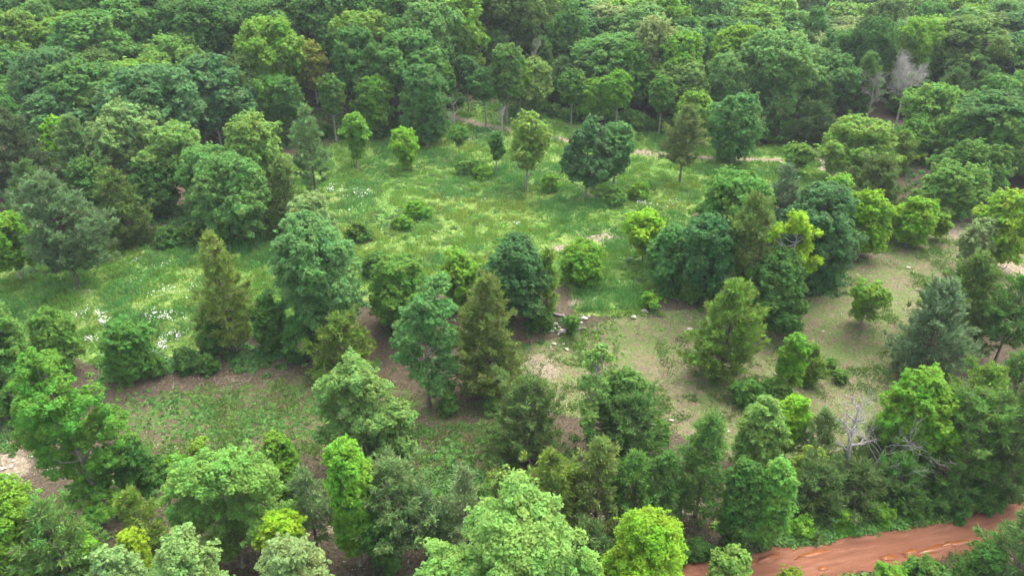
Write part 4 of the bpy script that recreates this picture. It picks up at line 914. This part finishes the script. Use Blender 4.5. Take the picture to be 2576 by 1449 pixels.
# fallen twigs and leaf litter flecks on bare ground
N = 130000
x = rg.uniform(-70, 75, N); y = rg.uniform(34, 120, N); z = hgt(x, y); g, lg, f, t, u, v = cover(x, y, z); rd = road_dist(x, y)
k = (rg.rand(N) < np.clip(f * .7 + t * .9 + .25 * lg + .25 * (v > 850), 0, 1) * (1 - g * .8)) & (u > -100) & (u < 2680) & (v < 1550) & (rd > 2) & (noise2(x, y, 3, 31) > .35)
C = np.c_[x, y, z + .05][k]; M = len(C); Nn = norm(rg.randn(M, 3) * .35 + [0, 0, 1]); U = norm(np.cross(Nn, rg.randn(M, 3))); W = np.cross(Nn, U)
tw = rg.rand(M) < .25; a = np.where(tw, rg.uniform(.15, .45, M), rg.uniform(.04, .10, M))[:, None]; b = np.where(tw, .015, rg.uniform(.03, .06, M))[:, None]
V, Q = cards(C, U * a, W * b); pal = np.array([(.30, .22, .15), (.40, .33, .26), (.14, .10, .07), (.46, .42, .36)]); 
link("leaf_litter", make_mesh("leaf_litter", V, [Q], [M_GRASS], rg.rand(M, 3), pal[rg.choice(4, M, p=[.35, .25, .3, .1])]), label="fallen twigs and dry leaves scattered on bare soil", cat="litter", kind="stuff")

# ================================================================ stones and logs
import bmesh
def stone_mesh(r, sx, sy, sz):
    bm = bmesh.new(); bmesh.ops.create_icosphere(bm, subdivisions=3, radius=1)
    pl = [(norm(r.randn(3)), r.uniform(.55, .9)) for _ in range(11)]
    for vtx in bm.verts:
        p = np.array(vtx.co)
        for q, dd in pl:
            k = p @ q
            if k > dd: p = p - q * (k - dd) * .95
        p = p * (1 + .05 * math.sin(p[0] * 9 + p[1] * 7) + r.uniform(-.02, .02)); vtx.co = (p[0] * sx, p[1] * sy, p[2] * sz + sz * .45)
    me = bpy.data.meshes.new("rock"); bm.to_mesh(me); bm.free(); me.materials.append(M_ROCK); return me
ST = [(1406, 824, 12, "stone wedged in the middle of the stone pile"), (1395, 826, 9, "brown-stained stone inside the stone pile"), (1421, 818, 8, "small stone at the back right of the stone pile"), (1380, 826, 7, "tiny stone at the far left of the stone pile"), (1404, 842, 8, "small stone in front of the stone pile"), (1440, 820, 9, "loose stone between the pile and the leafy sprig"), (1462, 812, 8, "loose stone left of the long tilted stone"), (1408, 852, 7, "pebble just below the stone pile"), (1418, 866, 9, "flat slab above the half buried flat stone"), (1385, 872, 6, "pebble left of the upright stone"), (1399, 818, 17, "pale flat-topped stone at the back of the stone pile"), (1387, 833, 15, "squarish stone at the left of the stone pile"), (1414, 836, 21, "largest pale slab at the front of the stone pile"), (1428, 828, 10, "small stone right of the largest slab"),
      (1470, 804, 19, "long tilted stone right of the leafy sprig"), (1482, 797, 9, "small stone behind the long tilted one"), (1594, 799, 15, "left one of two rounded stones out in the field"), (1620, 783, 17, "right one of two upright stones out in the field"), (1627, 786, 8, "little stone leaning on the upright field stone"),
      (1395, 866, 13, "upright stone below the stone pile"), (1425, 880, 12, "flat stone half buried below the stone pile"), (1455, 747, 8, "small stone beside the bare patch above the pile"), (1497, 755, 12, "flat light stone in the bare patch above the pile"), (1733, 830, 17, "white rock outcrop left of the lone pointed cedar"),
      (2070, 834, 8, "small white stone in the middle of the bare field"), (2006, 823, 6, "pebble-sized stone left of the white field stone"), (2120, 692, 15, "low stone under the blue-green grove's right foot"), (2285, 675, 12, "flat stone on the right slope"), (1689, 1060, 15, "grey stone right of the dark hollow cedar"),
      (1477, 1096, 11, "grey stone showing through the lower grove"), (1831, 1088, 13, "white stone beside the pale plume-topped tree"), (1735, 1278, 20, "large pale boulder behind the front row's tall cedar"), (1715, 1290, 13, "smaller pale boulder left of the large one"),
      (2115, 1150, 12, "pale stone seen between the hedge cedars"), (483, 886, 8, "small pale stone on the bank, left of two"), (507, 881, 7, "small pale stone on the bank, right of two"), (440, 888, 9, "pale stone under the wildflowers"), (472, 901, 8, "pale stone low on the bank"), (382, 895, 9, "pale stone right of the rounded mid-green tree"),
      (241, 1000, 13, "pale stone beside the lower left tall tree"), (20, 1195, 14, "white stone at the front of the left edge stones"), (28, 1174, 13, "white stone in the middle of the left edge stones"), (78, 1149, 9, "lone white stone right of the left edge group"), (10, 1180, 18, "largest stone at the left edge"), (33, 1160, 9, "small stone at the back of the left edge group"),
      (48, 1163, 7, "smallest stone of the left edge group"), (187, 727, 7, "white stone at the silver-tipped cedar's foot"), (1625, 518, 10, "pale stone by the wildflowers at the meadow's right"), (1571, 522, 7, "small stone in the brush pile"), (1240, 1047, 7, "small stone left of the wide olive cedar"), (1738, 800, 6, "small stone above the white outcrop"), (2155, 1130, 9, "stone at the foot of the sprawling leafless tree")]
for i, (u, v, wp, lb) in enumerate(ST):
    r = np.random.RandomState(900 + i); g0 = ground(u, v); dep = project(*g0)[2]; s = wp / F * dep * .5
    o = link("rock", stone_mesh(r, s, s * r.uniform(.6, .9), s * r.uniform(.45, .75)), None, g0, lb, "rock", "pale stones lying in the clearings"); o.rotation_euler = (r.uniform(-.2, .2), r.uniform(-.2, .2), r.uniform(-.5, .5))
LG = [((1388, 792), (1422, 800), .22, "weathered grey log lying behind the stone pile"), ((1440, 832), (1475, 826), .16, "grey fallen trunk right of the stone pile"), ((1540, 512), (1575, 498), .09, "thin fallen branch in the brush beside the meadow pair"), ((1548, 500), (1590, 516), .08, "thin fallen branch crossing the brush beside the meadow pair"),
      ((395, 1262), (345, 1300), .10, "fallen branch in the dark hollow left of the big maple"), ((150, 732), (178, 722), .08, "fallen branch at the silver-tipped cedar's foot"), ((1525, 520), (1560, 522), .07, "pale stick in front of the brush pile")]
for i, (a, b, rr, lb) in enumerate(LG):
    A, B = ground(*a), ground(*b); c = (A + B) / 2; r = np.random.RandomState(i)
    P = np.linspace(A - c, B - c, 7) + r.randn(7, 3) * .05 + [0, 0, rr * .8]; V1, Q1 = tubes(P[None], np.linspace(rr, rr * .55, 7)[None], 8)
    k = 3; A2 = P[[2, 3, 5]]; B2 = A2 + r.randn(3, 3) * .5 + [0, 0, .4]; V2, Q2 = tubes(limb_paths(A2, B2, r, .2, 4), np.linspace(rr * .35, .015, 4)[None] * np.ones((3, 1)), 4)
    caps = np.array([[0, 1, 2, 3, 4, 5, 6, 7][::-1], list(range(48, 56))])
    link("fallen_log", make_mesh("fallen_log", np.r_[V1, V2], [np.r_[Q1, Q2 + len(V1)], caps], [M_DEAD2]), None, c, lb, "log", "fallen wood")

# ================================================================ haze
m, n, l = mat("haze_air"); out = n.new("ShaderNodeOutputMaterial"); pv = n.new("ShaderNodeVolumePrincipled"); pv.inputs["Color"].default_value = (.86, .93, 1, 1); pv.inputs["Density"].default_value = HAZE; l.new(pv.outputs[0], out.inputs["Volume"])
x0, x1, y0, y1, z0, z1 = -1950, 1950, -950, 2150, -6, 66
V = np.array([(a, b, c) for a in (x0, x1) for b in (y0, y1) for c in (z0, z1)], float)
Q = np.array([[0, 1, 3, 2], [4, 6, 7, 5], [0, 4, 5, 1], [2, 3, 7, 6], [0, 2, 6, 4], [1, 5, 7, 3]])
if HAZE > 0: link("haze", make_mesh("haze", V, [Q], [m]), kind="stuff")
